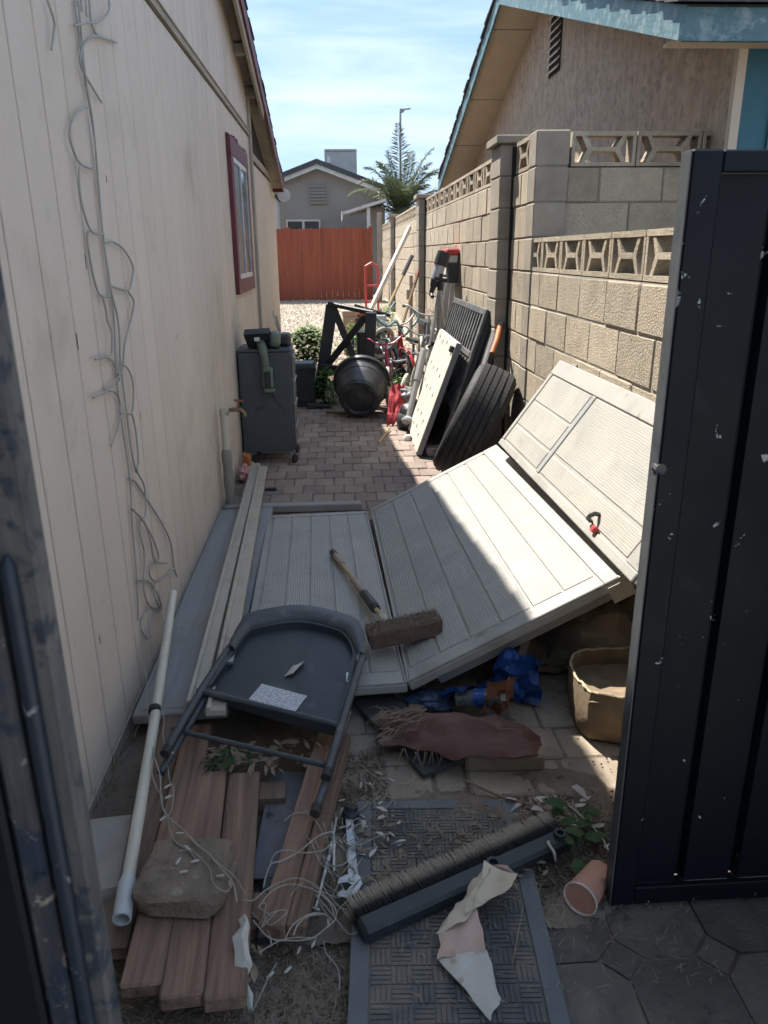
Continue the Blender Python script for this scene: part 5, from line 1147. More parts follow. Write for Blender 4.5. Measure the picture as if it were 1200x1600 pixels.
# cream slatted panel
wp = thing('slatted_panel', 'cream ribbed resin panel leaning in front of the black lattice', 'panel', (.7, 6.7, 0))
Mq = frame((.615, 6.12, .03), (.31, 0, .87), (.03, 1, .0))
b = MB(); b.cbox(0, .95, 0, 1.35, -.04, -.008, .005); w0 = b.build('back', m_ltgrey, wp, M_=Mq)
for k in range(5):
    y0 = .012 + k * .266; b = MB(); rows = []
    for i in range(9):
        u = i / 8; rows.append([(x, y0 + .254 * u, .016 * math.sin(math.pi * u) - .004) for x in (.01, .33, .62, .94)])
    b.sheet(rows, .01); b.build('slat', m_ltgrey, w0, M_=Mq, smooth=40)
    for x in (.10, .22, .45, .62, .86):
        b = MB(); b.prism([(0, 0), (.035, .008), (.016, .034)], .004, Mq @ T(x + .02 * (k % 2), y0 + .19, .006)); b.build('notch', m_plastic, w0)
b = MB(); b.cbox(.0, .95, -.012, -.001, -.045, .002, .003); b.build('end_strip', m_midgrey, w0, M_=Mq)
for k in range(2):
    b = MB(); b.cbox(.86, .91, .02 + k * .05, .045 + k * .05, .0, .03, .004); b.build('clip', m_plastic, w0, M_=Mq)
# black lattice panel
bp_ = thing('lattice_panel', 'black plastic lattice panel leaning on the block wall', 'panel', (1.0, 6.8, 0))
Mk = frame((.775, 6.03, .02), (.365, 0, 1.14), (0, 1, 0)); Hh = 1.22; Ll = 1.75
b = MB(); b.cbox(0, Hh, 0, Ll, -.07, -.022, .006); k0 = b.build('back', m_plastic, bp_, M_=Mk)
b = MB(); b.cbox(0, Hh, .001, .05, -.021, .004, .004); b.cbox(Hh - .05, Hh, .051, Ll, -.021, .004, .004); b.cbox(0, Hh - .051, Ll - .05, Ll, -.021, .003, .004); b.cbox(.83, .875, .051, Ll - .051, -.021, .008, .004); b.cbox(.40, .44, .051, Ll - .051, -.021, .006, .004); b.build('frame', m_lattice, k0, M_=Mk)
b = MB()
for i in range(14):
    y = .06 + i * .118; b.box(.876, Hh - .051, y, y + .045, -.021, -.002)
    if i % 2: b.box(.97, 1.03, y + .0455, y + .07, -.02, -.004)
for i in range(25):
    y = .055 + i * .067; b.box(.441, .829, y, y + .018, -.021, -.004)
    for j in range(7):
        x = .46 + j * .055 + (.027 if i % 2 else 0)
        if x < .80 and y + .07 < Ll: b.box(x, x + .022, y + .0185, y + .0665, -.02, -.006)
stuff(b.build('lattice_bars', m_lattice, k0, M_=Mk))
gp = MB(); Mg = frame((.885, 5.82, .02), (.325, 0, 1.1), (0, 1, 0)); gp.cbox(0, 1.15, 0, 1.5, -.03, 0, .005); gp.cbox(.02, 1.13, .03, 1.47, .0005, .004, .002)
tag(gp.build('resin_panel', m_midgrey, M_=Mg), 'plain grey panel between the black lattice and the block wall', 'panel')
b = MB(); b.cbox(.70, .86, 6.12, 6.24, 0, .075, .008, jit=.002); tag(b.build('paving_brick', m_slab), 'grey brick at the foot of the leaning panels', 'brick')
b = MB(); b.tube([(.63, 6.20, .02), (.72, 6.13, .022)], .017, 10); b.tube([(.66, 6.26, .02), (.73, 6.19, .022)], .014, 10); tag(b.build('hose_connector', m_plastic, smooth=True), 'short black hose connector in front of the grey brick', 'hose fitting')
b = MB(); b.cbox(-.55, -.47, 5.27, 5.30, 0, .02, .004); tag(b.build('plastic_bracket', m_plastic), 'small black plastic piece lying alone on the pavers', 'plastic piece')
tl = thing('hand_tool', 'orange handled tool propped between the tyre and the wall', 'tool', (1.1, 5.7, 0))
b = MB(); b.tube([(1.235, 6.05, 1.36), (1.215, 5.90, 1.06)], .011, 8); b.build('rod', m_midgrey, tl, smooth=True)
b = MB(); b.tube([(1.22, 5.86, 1.08), (1.17, 5.72, .99), (1.11, 5.60, .90)], [.022, .02, .018], 10); b.build('grip', m_orangeh, tl, smooth=True)
b = MB(); b.tube([(1.11, 5.60, .90), (.99, 5.62, .48), (.93, 5.64, .1)], .018, 8); b.build('shaft', m_plastic, tl, smooth=True)

# ================================================================== TELESCOPE, LADDER, POLES
te = thing('telescope', 'grey and black telescope on an aluminium tripod by the wall', 'telescope', (1.0, 7.95, 0))
t0 = Vector((1.075, 8.0, 1.60)); t1 = Vector((.935, 7.96, 1.19)); dT = (t1 - t0).normalized(); Lt = (t1 - t0).length
Q = Matrix.Translation(t0) @ dT.to_track_quat('Z', 'Y').to_matrix().to_4x4()
b = MB(); b.lathe([(.0001, .015), (.062, .014), (.066, 0), (.068, .001), (.068, .13), (.05, .135)], 20, Q); b.build('dew_shield', m_plastic, te, smooth=True)
b = MB(); b.lathe([(.054, .13), (.054, .275), (.045, .285)], 20, Q); b.build('tube', m_tele, te, smooth=True)
b = MB(); b.lathe([(.046, .284), (.040, .33), (.026, .36), (.026, .40), (.02, .41), (.02, Lt), (.0001, Lt)], 16, Q); b.lathe([(.016, 0), (.02, .07), (.0001, .07)], 12, Q @ T(0, 0, .41) @ RY(rad(60))); b.build('focuser', m_plastic, te, smooth=True)
b = MB(); b.tube([(.97, 7.93, 1.36), (1.10, 7.93, 1.33)], .018, 8); b.tube([(1.03, 7.95, 1.40), (1.03, 7.96, 1.24)], .028, 8); b.build('mount', m_plastic, te, smooth=True)
for (x, y) in ((.80, 7.72), (1.13, 7.66), (1.05, 8.35)):
    b = MB(); a = Vector((1.03, 7.96, 1.27)); e = Vector((x, y, .02)); Mx = frame(a, (e - a).orthogonal(), e - a); b.box(-.016, .016, 0, (e - a).length * .55, -.011, .011, Mx); b.box(-.011, .011, (e - a).length * .55, (e - a).length, -.008, .008, Mx); b.build('leg', m_alu, te)
b = MB(); b.tube([(.90, 7.82, .70), (1.03, 7.93, .74), (1.09, 7.80, .70)], .012, 8); b.cbox(.93, 1.08, 7.80, 7.92, .735, .75, .004); b.build('spreader', m_plastic, te)
la = thing('step_ladder', 'folded aluminium step ladder with red top behind the telescope', 'ladder', (1.1, 8.45, 0))
for y in (8.28, 8.62):
    for (xt, xb) in ((1.19, .98), (1.23, 1.10)):
        b = MB(); a = Vector((xt, y, 1.58)); e = Vector((xb, y + (y - 8.45) * .3, .02)); Mx = frame(a, (0, 1, 0), e - a); b.box(-.014, .014, 0, (e - a).length, -.022, .022, Mx); b.build('rail', m_alu, la)
for k in range(5):
    z = .25 + k * .27; x = .98 + (1.19 - .98) * z / 1.58; b = MB(); b.cbox(x - .03, x + .03, 8.27, 8.63, z, z + .02, .004); b.build('step', m_alu, la)
b = MB(); b.cbox(1.135, 1.265, 8.24, 8.66, 1.57, 1.635, .012); b.build('top_cap', m_redp, la)
b = MB(); b.box(1.128, 1.134, 8.242, 8.66, 1.38, 1.60); b.build('sticker_plate', m_white, la)
b = MB(); b.cbox(1.15, 1.25, 8.20, 8.235, 1.30, 1.5, .006); b.build('hinge_bracket', m_plastic, la)
b = MB(); Mx = frame((1.225, 13.4, 2.0), (.3, .4, -.5), (-.66, -.95, -1.18)); b.box(-.035, .035, 0, 2.35, -.02, .02, Mx); b.box(-.012, .012, 0, 2.35, .0205, .03, Mx); tag(b.build('white_post', m_white), 'long white board leaning high against the block wall', 'board')
po_ = thing('bamboo_pole', 'dark tipped pole leaning parallel to the long white board', 'pole', (.9, 12, 0))
a = Vector((1.2, 12.75, 1.55)); e = Vector((.40, 11.6, .15))
b = MB(); b.tube([a.lerp(e, .2), e], .022, 8); b.build('pole', m_yellow, po_, smooth=True)
b = MB(); b.tube([a, a.lerp(e, .2)], .032, 8); b.build('tip', m_plastic, po_, smooth=True)
st2 = thing('stake', 'brown wooden stake leaning alone on the sunny wall', 'stake', (.9, 11, 0))
a = Vector((1.22, 11.6, 1.45)); e = Vector((.72, 10.6, .2))
b = MB(); b.tube([a, e], [.02, .024], 6); b.build('shaft', m_woodst, st2)
b = MB(); b.tube([a + (a - e).normalized() * .002, a.lerp(e, .22)], .026, 6); b.build('dark_tip', m_rust, st2)
b = MB(); b.tube([(1.2, 12.9, .1), (1.2, 12.9, 1.25)], .03, 8); b.cbox(1.12, 1.22, 12.82, 12.9, .88, 1.04, .01); tag(b.build('conduit', m_pil), 'small utility box with conduit on the far block wall', 'utility box')
rh = thing('hand_truck', 'red metal hand truck frame beside the back fence', 'hand truck', (.62, 15.5, .3))
b = MB()
for x in (.56, .80): b.tube([(x, 15.5, .35), (x, 15.6, 1.35)], .022, 8)
b.tube([(.56, 15.6, 1.35), (.68, 15.62, 1.42), (.80, 15.6, 1.35)], .022, 8)
for z in (.7, 1.0): b.tube([(.56, 15.54, z), (.80, 15.54, z)], .018, 8)
b.build('frame', m_redp, rh, smooth=True)
for x in (.52, .84):
    b = MB(); b.lathe([(.03, -.03), (.12, -.03), (.13, 0), (.12, .03), (.03, .03)], 18, T(x, 15.62, .43) @ RY(rad(90))); b.build('wheel', m_rub, rh, smooth=True)
b = MB(); b.cbox(.08, .40, 11.9, 12.3, .12, .70, .01); b.cbox(.07, .41, 11.89, 12.31, .701, .78, .008); tag(b.build('storage_box', m_box), 'plain tan box standing on the gravel', 'box')

# ================================================================== BICYCLES AND CLUTTER
def wheel(b_t, b_r, c, r, Mx, hub=True):
    n = 28
    b_t.tube([Mx @ (Vector(c) + Vector((r * math.cos(2 * math.pi * k / n), 0, r * math.sin(2 * math.pi * k / n)))) for k in range(n)], r * .085 + .006, 8, closed=True)
    b_r.tube([Mx @ (Vector(c) + Vector((r * .88 * math.cos(2 * math.pi * k / n), 0, r * .88 * math.sin(2 * math.pi * k / n)))) for k in range(n)], .007, 6, closed=True)
    for k in range(12):
        a = 2 * math.pi * k / 12; b_r.tube([Mx @ Vector(c), Mx @ (Vector(c) + Vector((r * .88 * math.cos(a), 0, r * .88 * math.sin(a))))], .0018, 4)
    b_r.tube([Mx @ (Vector(c) + Vector((0, -.04, 0))), Mx @ (Vector(c) + Vector((0, .04, 0)))], .018, 8)
def bike(label, loc, rz, s, mat, tyre, bar, lean=0):
    t = thing('bicycle', label, 'bicycle', loc, group='bicycles heaped against the wall'); Mx = T(*loc) @ RZ(rz) @ RX(lean) @ Matrix.Scale(s, 4)
    # local: +x forward
    bt_, br_ = MB(), MB(); wheel(bt_, br_, (.5, 0, .31), .29, Mx); bt2, br2 = MB(), MB(); wheel(bt2, br2, (-.48, 0, .31), .29, Mx)
    for q, r_ in ((bt_, br_), (bt2, br2)):
        o = q.build('wheel', tyre, t, smooth=True); r_.build('rim', m_alu, o, smooth=True)
    V = lambda *p: Mx @ Vector(p)
    b = MB()
    for p, r_ in (([(.36, 0, .78), (-.02, 0, .33)], .022), ([(.35, 0, .70), (-.13, 0, .64)], .018), ([(-.17, 0, .78), (-.02, 0, .33)], .019), ([(-.02, .03, .33), (-.48, .05, .31)], .012), ([(-.02, -.03, .33), (-.48, -.05, .31)], .012), ([(-.14, 0, .66), (-.48, .05, .31)], .011), ([(-.14, 0, .66), (-.48, -.05, .31)], .011), ([(.34, 0, .86), (.38, 0, .66)], .024)):
        b.tube([V(*q) for q in p], r_ * s, 8)
    b.build('frame', mat, t, smooth=True)
    b = MB()
    for sy in (-1, 1): b.tube([V(.38, 0, .66), V(.40, .045 * sy, .62), V(.5, .05 * sy, .31)], .013 * s, 8)
    b.build('fork', mat, t, smooth=True)
    b = MB(); b.tube([V(.34, 0, .84), V(.32, 0, .93)], .014 * s, 8); b.tube(smoothpts([V(.18, -.28, 1.02), V(.26, -.24, 1.03), V(.33, -.1, .95), V(.33, .1, .95), V(.26, .24, 1.03), V(.18, .28, 1.02)], 5), .011 * s, 8); o = b.build('handlebar', bar, t, smooth=True)
    for sy in (-1, 1):
        b = MB(); b.tube([V(.10, .285 * sy, 1.015), V(.20, .275 * sy, 1.02)], .017 * s, 8); b.build('grip', m_rub, o, smooth=True)
    b = MB(); b.hexa([V(-.34, -.09, .80), V(.02, -.02, .80), V(.02, .02, .80), V(-.34, .09, .80), V(-.33, -.08, .85), V(.01, -.018, .835), V(.01, .018, .835), V(-.33, .08, .85)]); b.build('saddle', m_plastic, t)
    b = MB(); b.lathe([(.085 * s, -.004), (.09 * s, 0), (.085 * s, .004)], 16, Mx @ T(-.02, .035, .33) @ RX(rad(90))); b.tube([V(-.02, .05, .33), V(.08, .06, .2)], .009 * s, 6); b.tube([V(-.02, -.05, .33), V(-.12, -.06, .46)], .009 * s, 6)
    b.cbox(.05, .12, .06, .13, .185, .205, .004, Mx); b.cbox(-.16, -.09, -.13, -.06, .455, .475, .004, Mx); b.build('pedals', m_steel, t)
    if tyre is m_rub:
        b = MB(); n = 14; b.tube([V(.5 + .33 * math.cos(a), 0, .31 + .33 * math.sin(a)) for a in [rad(20 + 150 * k / n) for k in range(n + 1)]], .026 * s, 6, flat=.3); b.build('mudguard', mat, t, smooth=True)
    return t
bike('small pink bicycle facing the camera among the heap', (.58, 8.55, .0), rad(-96), .72, m_pink, m_whitetyre, m_pink, .08)
bike('grey bicycle with pale tyres right behind the pink one', (.80, 8.72, .0), rad(-82), .80, m_graybike, m_whitetyre, m_alu, -.12)
bike('teal bicycle with swept handlebar at the back of the heap', (.48, 9.75, .03), rad(-70), .95, m_tealbike, m_rub, m_tealbike, .1)
bike('dark bicycle lying low beside the black pot', (.44, 8.62, -.02), rad(-118), .62, m_graybike, m_rub, m_alu, -.4)
bike('tall bicycle with cream tyres nearest the block wall', (.97, 9.05, .02), rad(-92), .98, m_graybike, m_whitetyre, m_alu, -.06)
bike('red bicycle half hidden behind the pink one', (.70, 9.3, .02), rad(-75), .85, m_redp, m_rub, m_alu, .1)
sc_ = thing('scooter', 'dark plastic scooter parts with orange light left of the bicycles', 'scooter', (.35, 9.3, 0))
b = MB(); b.cbox(.22, .50, 9.2, 9.5, .35, .75, .03); b.build('body', m_plastic, sc_)
b = MB(); b.tube([(.20, 9.3, 1.02), (.62, 9.25, .90)], .02, 8); b.build('handlebar', m_rub, sc_)
b = MB(); b.lathe([(.0001, 0), (.06, .0), (.075, .03), (.05, .06), (.0001, .065)], 14, T(.30, 9.18, .92) @ RX(rad(80))); b.build('light', m_orangeh, sc_, smooth=True)
b = MB(); b.cbox(.45, .56, 9.1, 9.16, .78, .92, .01); b.cbox(.60, .72, 9.1, 9.17, .62, .68, .01); b.cbox(.40, .47, 9.05, 9.12, .55, .62, .01); b.build('chrome_box', m_alu, sc_)
b = MB()
b.tube(smoothpts([(.42, 8.9, .92), (.55, 8.85, .82), (.66, 8.9, .86), (.74, 8.85, .72), (.82, 8.8, .80), (.90, 8.85, .90), (.86, 8.9, .98)], 6), .014, 8); tag(b.build('hose', m_tealbike, smooth=True), 'pale green hose looped over the bicycle handlebars', 'hose')
gpz = thing('pipe', 'grey metal pipe with flared foot leaning on the clutter', 'pipe', (.65, 7.2, 0))
a = Vector((.625, 7.05, .10)); e = Vector((.82, 7.45, .72)); d = (e - a).normalized(); Q = Matrix.Translation(a) @ d.to_track_quat('Z', 'Y').to_matrix().to_4x4(); ln = (e - a).length
b = MB(); b.lathe([(.028, .03), (.028, ln * .55), (.036, ln * .56), (.036, ln * .95), (.03, ln), (.0001, ln)], 16, Q); b.build('tube', m_midgrey, gpz, smooth=True)
b = MB(); b.lathe([(.0001, -.012), (.05, -.01), (.06, .0), (.06, .02), (.03, .05)], 18, Q); b.build('foot', m_lpost, gpz, smooth=True)
b = MB(); b.lathe([(.0001, .05), (.025, .045), (.04, .025), (.04, 0)], 16, T(.60, 6.75, 0)); tag(b.build('white_cup', m_white, smooth=True), 'white upturned cup on the pavers by the grey pipe', 'cup')
b = MB(); b.tube([(.33, 6.62, .012), (.46, 7.12, .03)], .011, 8); tag(b.build('bamboo_stick', m_yellow, smooth=True), 'short bamboo stick in front of the black pot', 'stick')
b = MB(); b.tube([(-.15, 8.05, .012), (.05, 7.98, .015)], .014, 7); tag(b.build('wood_stick', m_woodst), 'brown stick end left of the black pot', 'stick')
rc = MB(); rows = []
for i in range(13):
    r = []
    for j in range(11):
        u = i / 12; v = j / 10; x = .44 + .17 * v + .06 * u; y = 7.30 + .35 * u + .08 * v; z = .035 + .33 * u * (1 - .25 * abs(v - .5)) + .045 * nz3((u * 4, v * 4, 1), 1.6) + .03 * nz3((u * 9, v * 9, 4), 1.4)
        r.append((x, y, max(z, .012)))
    rows.append(r)
rc.sheet(rows, .008); tag(rc.build('red_cloth', m_red, smooth=60), 'crumpled red cloth draped beside the black pot', 'cloth')
bag('black_bag', 'black bag slumped under the grey pipe', 'bag', m_plastic, (.70, 7.25, .10), .15, .2, .16, 31, .25)
bag('grey_rag', 'dusty grey rag bundle above the red cloth', 'cloth', m_midgrey, (.66, 7.7, .22), .12, .12, .1, 33, .3)
# black pot on its side
pt_ = thing('plant_pot', 'large black plastic pot lying on its side, base towards the camera', 'plant pot', (.22, 7.9, 0))
pc0 = Vector((.195, 7.66, .205)); pc1 = Vector((.235, 8.04, .335)); d = (pc1 - pc0).normalized(); Q = Matrix.Translation(pc0) @ d.to_track_quat('Z', 'Y').to_matrix().to_4x4()
b = MB(); b.lathe([(.0001, .03), (.145, .03), (.15, .012), (.165, .0), (.195, .002), (.203, .015), (.232, .17), (.238, .175), (.238, .20), (.246, .205), (.25, .235), (.258, .24), (.265, .32), (.272, .325), (.276, .36), (.262, .362), (.25, .20), (.21, .03), (.0001, .032)], 40, Q); b.build('body', m_potm, pt_, smooth=30)
b = MB(); b.lathe([(.278, .352), (.297, .352), (.30, .36), (.30, .40), (.292, .405), (.28, .40), (.278, .352)], 40, Q); b.build('rim', m_potm, pt_, smooth=30)
for k in range(8):
    a = k * math.pi / 4; b = MB(); b.cbox(.15, .198, -.03, .03, -.006, .004, .003, Q @ RZ(a)); b.build('foot', m_potm, pt_)
b = MB(); b.tube(smoothpts([Q @ Vector((-.29, .02, .37)), Q @ Vector((-.31, .0, .30)), Q @ Vector((-.315, -.06, .25)), Q @ Vector((-.285, -.10, .24)), Q @ Vector((-.275, -.07, .26))], 5), .008, 8); b.build('hook', m_yellow, pt_, smooth=True)
# X braced black frame
xf = thing('braced_frame', 'black X braced frame standing behind the pot', 'frame', (.1, 8.8, 0))
def plank_bar(p, q, w_, t_): 
    p = Vector(p); q = Vector(q); Mx = frame(p, (1, .25, 0), q - p); Mx2 = frame(p, (q - p).cross(Vector((.1, 1, 0))), q - p); b = MB(); b.cbox(-w_ / 2, w_ / 2, 0, (q - p).length, -t_ / 2, t_ / 2, .01, Mx2); return b
plank_bar((-.24, 8.75, .02), (-.06, 8.78, 1.06), .13, .05).build('post', m_plastic, xf)
plank_bar((.31, 8.45, .1), (.36, 8.48, 1.0), .12, .06).build('post', m_plastic, xf)
plank_bar((-.09, 8.78, 1.075), (.40, 8.50, .985), .05, .09).build('top_bar', m_plastic, xf)
plank_bar((.30, 8.52, .95), (-.12, 8.74, .42), .075, .04).build('brace', m_plastic, xf)
plank_bar((-.04, 8.80, 1.02), (.22, 8.56, .36), .075, .04).build('brace', m_plastic, xf)
plank_bar((-.2, 8.72, .38), (.31, 8.47, .36), .09, .05).build('lower_bar', m_plastic, xf)
# black storage tub with lid
tb = thing('storage_tub', 'black lidded plastic tub beyond the grey cabinet', 'tub', (-.43, 8.55, 0))
def trunc(z0, z1, a0, b0, a1, b1, c=(-.43, 8.55)): return [(c[0] - a0, c[1] - b0, z0), (c[0] + a0, c[1] - b0, z0), (c[0] + a0, c[1] + b0, z0), (c[0] - a0, c[1] + b0, z0), (c[0] - a1, c[1] - b1, z1), (c[0] + a1, c[1] - b1, z1), (c[0] + a1, c[1] + b1, z1), (c[0] - a1, c[1] + b1, z1)]
b = MB(); b.hexa(trunc(0, .06, .155, .135, .16, .14)); b.hexa(trunc(.062, .40, .15, .13, .165, .145)); b.build('body', m_plastic, tb)
b = MB(); b.hexa(trunc(.401, .43, .178, .158, .18, .16)); b.hexa(trunc(.431, .455, .17, .15, .165, .145)); b.hexa(trunc(.456, .475, .165, .145, .15, .13)); b.build('lid', m_plastic, tb)
b = MB(); b.tube([(-.29, 8.32, .03), (-.10, 8.28, .03)], [.03, .02], 8); b.cbox(-.36, -.26, 8.28, 8.36, 0, .06, .01); tag(b.build('nozzle', m_plastic, smooth=30), 'black nozzle lying on the ground beside the tub', 'nozzle')
# grey steel cabinet
cb_ = thing('tool_cabinet', 'dark grey steel cabinet on casters against the house wall', 'cabinet', (-.57, 6.2, 0))
x0, x1, y0, y1, z0, z1 = -.775, -.375, 6.02, 6.46, .10, .885
b = MB(); b.cbox(x0, x1, y0, y1, z0, z1, .006); b.build('body', m_cab, cb_)
b = MB(); b.cbox(x0 - .003, x1 + .006, y0 - .006, y1 + .004, z1 + .001, z1 + .02, .005); b.build('top', m_cab, cb_)
b = MB(); b.box(x0 + .018, x1 - .018, y0 - .0025, y0 - .0005, z0 + .02, z1 - .035); b.build('side_panel', m_cab, cb_)
for k in range(4):
    b = MB(); b.cbox(x1 + .001, x1 + .014, y0 + .02, y1 - .02, z0 + .03 + k * .185, z0 + .20 + k * .185, .003); dr = b.build('drawer', m_cab, cb_)
    b = MB(); b.cbox(x1 + .015, x1 + .024, y0 + .06, y1 - .06, z0 + .17 + k * .185, z0 + .185 + k * .185, .002); b.build('handle', m_steel, dr)
for (x, y) in ((x0 + .06, y0 + .05), (x1 - .02, y0 + .04), (x1 - .02, y1 - .06), (x0 + .06, y1 - .06)):
    b = MB(); b.lathe([(.006, -.014), (.03, -.014), (.036, -.008), (.036, .008), (.03, .014), (.006, .014)], 18, T(x + .02, y - .02, .036) @ RY(rad(90)) @ RX(rad(25))); cw = b.build('caster', m_rub, cb_, smooth=30)
    b = MB(); b.hexa([(x - .012, y - .02, .04), (x - .004, y - .02, .04), (x - .004, y + .012, .04), (x - .012, y + .012, .04), (x - .02, y - .02, .099), (x + .03, y - .02, .099), (x + .03, y + .03, .099), (x - .02, y + .03, .099)]); b.build('fork', m_steel, cw)
# trimmer lying over the cabinet
tr = thing('garden_trimmer', 'dusty green and black cordless trimmer hung over the cabinet edge', 'trimmer', (-.58, 6.0, .8))
b = MB(); b.hexa([(-.70, 6.10, .915), (-.52, 6.10, .915), (-.50, 6.30, .915), (-.68, 6.30, .915), (-.72, 6.02, 1.02), (-.53, 6.02, 1.03), (-.53, 6.12, 1.06), (-.72, 6.12, 1.05)]); b.build('guard', m_plastic, tr)
b = MB(); b.cbox(-.64, -.60, 6.01, 6.016, .97, 1.0, .002); b.build('sticker', m_white, tr)
b = MB(); b.cbox(-.535, -.45, 6.05, 6.24, .91, 1.03, .025); b.build('motor', m_tool, tr, smooth=50)
b = MB(); b.tube(smoothpts([(-.60, 6.08, .95), (-.575, 5.99, .90), (-.565, 5.975, .82), (-.56, 5.975, .74), (-.55, 5.975, .70)], 4), [.035] * 5 + [.03] * 5 + [.026] * 7, 10); b.build('handle', m_tool, tr, smooth=True)
b = MB(); b.cbox(-.59, -.51, 5.945, 6.008, .62, .78, .012); b.cbox(-.585, -.50, 5.94, 6.006, .585, .618, .008); bt3 = b.build('battery', m_tool, tr)
b = MB(); b.cbox(-.575, -.525, 5.938, 5.944, .63, .75, .002); b.build('grip_pad', m_plastic, bt3)
b = MB(); b.cbox(-.47, -.38, 6.20, 6.42, .907, 1.0, .02); tag(b.build('charger', m_plastic), 'small black charger at the back of the cabinet top', 'charger')
b = MB(); b.tube(smoothpts([(-.54, 6.008, .60), (-.50, 6.008, .52), (-.46, 6.008, .46)], 4), .004, 6); tag(b.build('cord', m_plastic), 'thin black cord hanging below the trimmer', 'cord')
# stakes leaning on the house beyond the cabinet
for k, (dx, dy) in enumerate(((0, 0), (.02, .12), (.05, -.1))):
    b = MB(); b.tube([(-.74 + dx, 9.15 + dy, .98 - .06 * k), (-.56 + dx, 8.95 + dy, .2)], .012, 7); tag(b.build('metal_stake', m_lpost if k else m_alu, smooth=True), ('tallest pale stake leaning on the house beyond the cabinet', 'middle grey stake leaning on the house beyond the cabinet', 'shortest grey stake leaning nearest the black tub')[k], 'stake', 'stakes leaning on the house wall')
# stand pipe with tap
sp2 = thing('standpipe', 'pvc standpipe with brass garden tap at the house wall', 'tap', (-.74, 4.85, 0))
b = MB(); b.tube([(-.735, 4.84, .40), (-.735, 4.84, .655)], .024, 14); b.tube([(-.735, 4.84, .64), (-.735, 4.84, .668), (-.70, 4.84, .672)], .030, 12); b.build('pipe', m_pvc, sp2, smooth=True)
b = MB(); b.lathe([(.027, 0), (.032, .05), (.028, .12), (.034, .2), (.030, .3), (.035, .38), (.026, .42)], 14, T(-.735, 4.84, .0)); b.build('foam_wrap', m_slab, sp2, smooth=True)
b = MB(); b.tube([(-.70, 4.84, .672), (-.62, 4.84, .672)], .013, 10); b.tube([(-.63, 4.84, .672), (-.605, 4.83, .655), (-.60, 4.825, .63)], .012, 10); b.lathe([(.02, 0), (.02, .02)], 10, T(-.665, 4.84, .665)); tp_ = b.build('tap', m_brass, sp2, smooth=True)
b = MB(); b.tube([(-.645, 4.84, .68), (-.635, 4.84, .725)], .006, 8); b.tube([(-.66, 4.83, .735), (-.61, 4.85, .722)], .008, 8); b.build('tap_handle', m_rust, tp_, smooth=True)
bag('red_wrapper', 'crumpled red and white wrapper below the cabinet by the wall', 'wrapper', m_redbag, (-.715, 5.55, .05), .06, .08, .07, 41, .35)
b = MB(); b.hexa([(-.77, 5.78, .0), (-.70, 5.74, .0), (-.69, 5.80, .0), (-.76, 5.84, .0), (-.76, 5.80, .14), (-.71, 5.77, .12), (-.70, 5.81, .13), (-.75, 5.85, .15)]); tag(b.build('orange_packet', m_orangeh), 'small orange packet behind the red wrapper', 'packet')
# weeds at the back
def bush(name, label, c, sx, sy, sz, n, mat, seed, sz_=(.04, .09)):
    rr = random.Random(seed); t = thing(name, label, 'weed', (c[0], c[1], gz(c[1])))
    b = MB()
    for i in range(9): b.tube([(c[0] + rr.uniform(-.05, .05), c[1], gz(c[1])), (c[0] + rr.uniform(-sx, sx) * .7, c[1] + rr.uniform(-sy, sy) * .7, c[2] + rr.uniform(-.2, .8) * sz)], [.006, .002], 5)
    b.build('stems', m_leafd, t)
    b = MB()
    for i in range(n):
        p = Vector((rr.gauss(0, .45), rr.gauss(0, .45), rr.uniform(-1, 1)))
        p = Vector((c[0] + p.x * sx, c[1] + p.y * sy, c[2] + p.z * sz * (1 - .5 * abs(p.x)))); a = rr.uniform(0, 6.28); l = rr.uniform(*sz_); d = Vector((math.cos(a), math.sin(a), rr.uniform(-.5, .5))).normalized(); s_ = d.cross(Vector((0, 0, 1))).normalized(); u = s_.cross(d)
        b.add([p, p + d * l * .4 + s_ * l * .38, p + d * l - u * l * .15, p + d * l * .4 - s_ * l * .38, p + d * l * .45 - u * l * .08], [(0, 1, 4), (1, 2, 4), (2, 3, 4), (3, 0, 4)])
    b.build('leaves', mat, t)
bush('weed', 'bushy green weeds between the tub and the braced frame', (-.40, 10.75, .40), .30, .22, .30, 1500, m_leaf, 1, (.04, .085))
bush('weed', 'low dark weeds left of the black pot', (-.12, 8.6, .2), .2, .22, .22, 420, m_leaf, 2, (.035, .07))
bush('weed', 'bright green weeds under the pink bicycle', (.62, 8.15, .20), .16, .15, .2, 220, m_leaf, 3, (.03, .07))
bush('weed', 'tall green weed behind the braced frame', (.18, 9.4, .45), .22, .2, .4, 300, m_leaf, 4)
bush('weed', 'small green weed high up behind the bicycles', (.62, 10.2, .75), .14, .12, .25, 140, m_leaf, 5)
b = MB()
rr = random.Random(9)
for i in range(260):
    y = rr.uniform(1.5, 4.6); q = Vector((-.785 + rr.uniform(0, .035), y, 0.0)); e = q + Vector((rr.uniform(-.0, .04), rr.uniform(-.05, .05), rr.uniform(.015, .07)))
    b.tube([q, e], [.0018, .0006], 4)
stuff(tag(b.build('wall_weeds', m_straw), 'dry grass stubs along the foot of the siding', 'grass'))
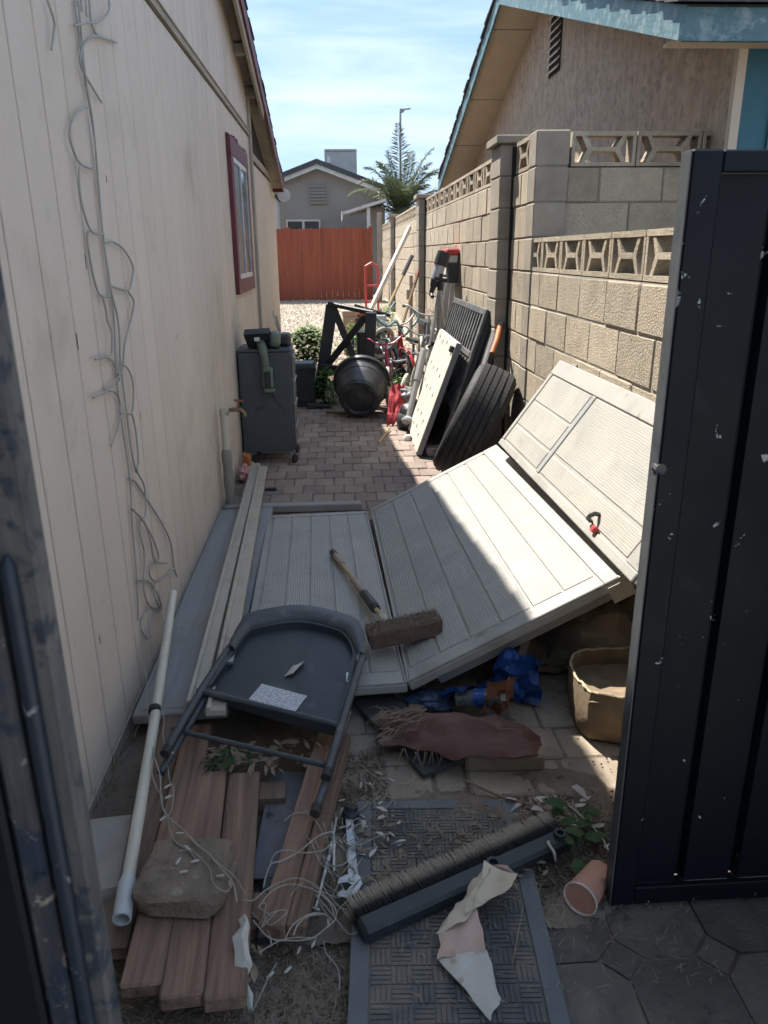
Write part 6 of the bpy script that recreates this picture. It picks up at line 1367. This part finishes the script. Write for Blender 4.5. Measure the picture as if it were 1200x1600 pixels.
# a leaf blown against the gate
b = MB(); p = Vector((1.045, 1.488, .42)); b.add([p, p + Vector((.05, -.015, -.02)), p + Vector((.09, -.02, -.055)), p + Vector((.04, -.01, -.045)), p + Vector((.045, -.03, -.03))], [(0, 1, 4), (1, 2, 4), (2, 3, 4), (3, 0, 4)]); tag(b.build('green_leaf', m_leaf), 'single green leaf against the navy gate', 'leaf')

# grey plastic sheet between the boards
b = MB(); rows = [[(-.275 + .175 * u / 6 + .02 * v / 8, 1.66 + .44 * v / 8, .012 + .012 * nz3((u * .4, v * .4, 3), 1.3)) for u in range(7)] for v in range(9)]
b.sheet(rows, .004); tag(b.build('plastic_sheet', M('grey_sheet', (.13, .125, .135), (.095, .09, .1), 9, .6, .002, 40, dirt=[((.035, .028, .026), 8, .6, .65), ((.2, .17, .14), 5, .58, .75)]), smooth=60), 'grey stained plastic sheet between the boards', 'plastic sheet')
b = MB(); b.cbox(-.245, -.20, 1.47, 1.66, -.02, .015, .006); tag(b.build('black_tray', m_plastic), 'black plastic edge in the gap between the boards', 'tray')

# loose bicycle wheels in the heap
for k, (x, y, z, r, a, lb) in enumerate(((.66, 8.05, .20, .19, 75, 'loose cream bicycle wheel in front of the pink bicycle'), (.86, 8.15, .30, .28, 100, 'large loose cream bicycle wheel leaning near the telescope'), (.50, 9.0, .62, .17, 40, 'small loose bicycle wheel on top of the heap'))):
    t = thing('bicycle_wheel', lb, 'bicycle wheel', (x, y, z - r)); bt_, br_ = MB(), MB(); wheel(bt_, br_, (0, 0, 0), r, T(x, y, z) @ RZ(rad(a)) @ RX(rad(14)))
    bt_.build('casing', m_whitetyre, t, smooth=True); br_.build('spoked_rim', m_alu, t, smooth=True)
# soil drifted over the mat and the near pavers
b = MB(); rows = []
for i in range(58):
    y = 1.46 + i * .0105; rows.append([(x_ * .0125 - .12, y, -.0135 + .052 * nz3((x_ * .0125 * 4.2, y * 5.5, 8), 1.) + .011 * nz3((x_ * .0125, y, 2), 38.) + .016 * math.exp(-((x_ * .0125 - .12 - .33) / .2) ** 2 - ((y - 1.74) / .09) ** 2)) for x_ in range(80)])
b.sheet(rows); stuff(tag(b.build('loose_soil', m_dirt, smooth=60), 'brown soil drifted over the mat and nearest pavers', 'soil'))
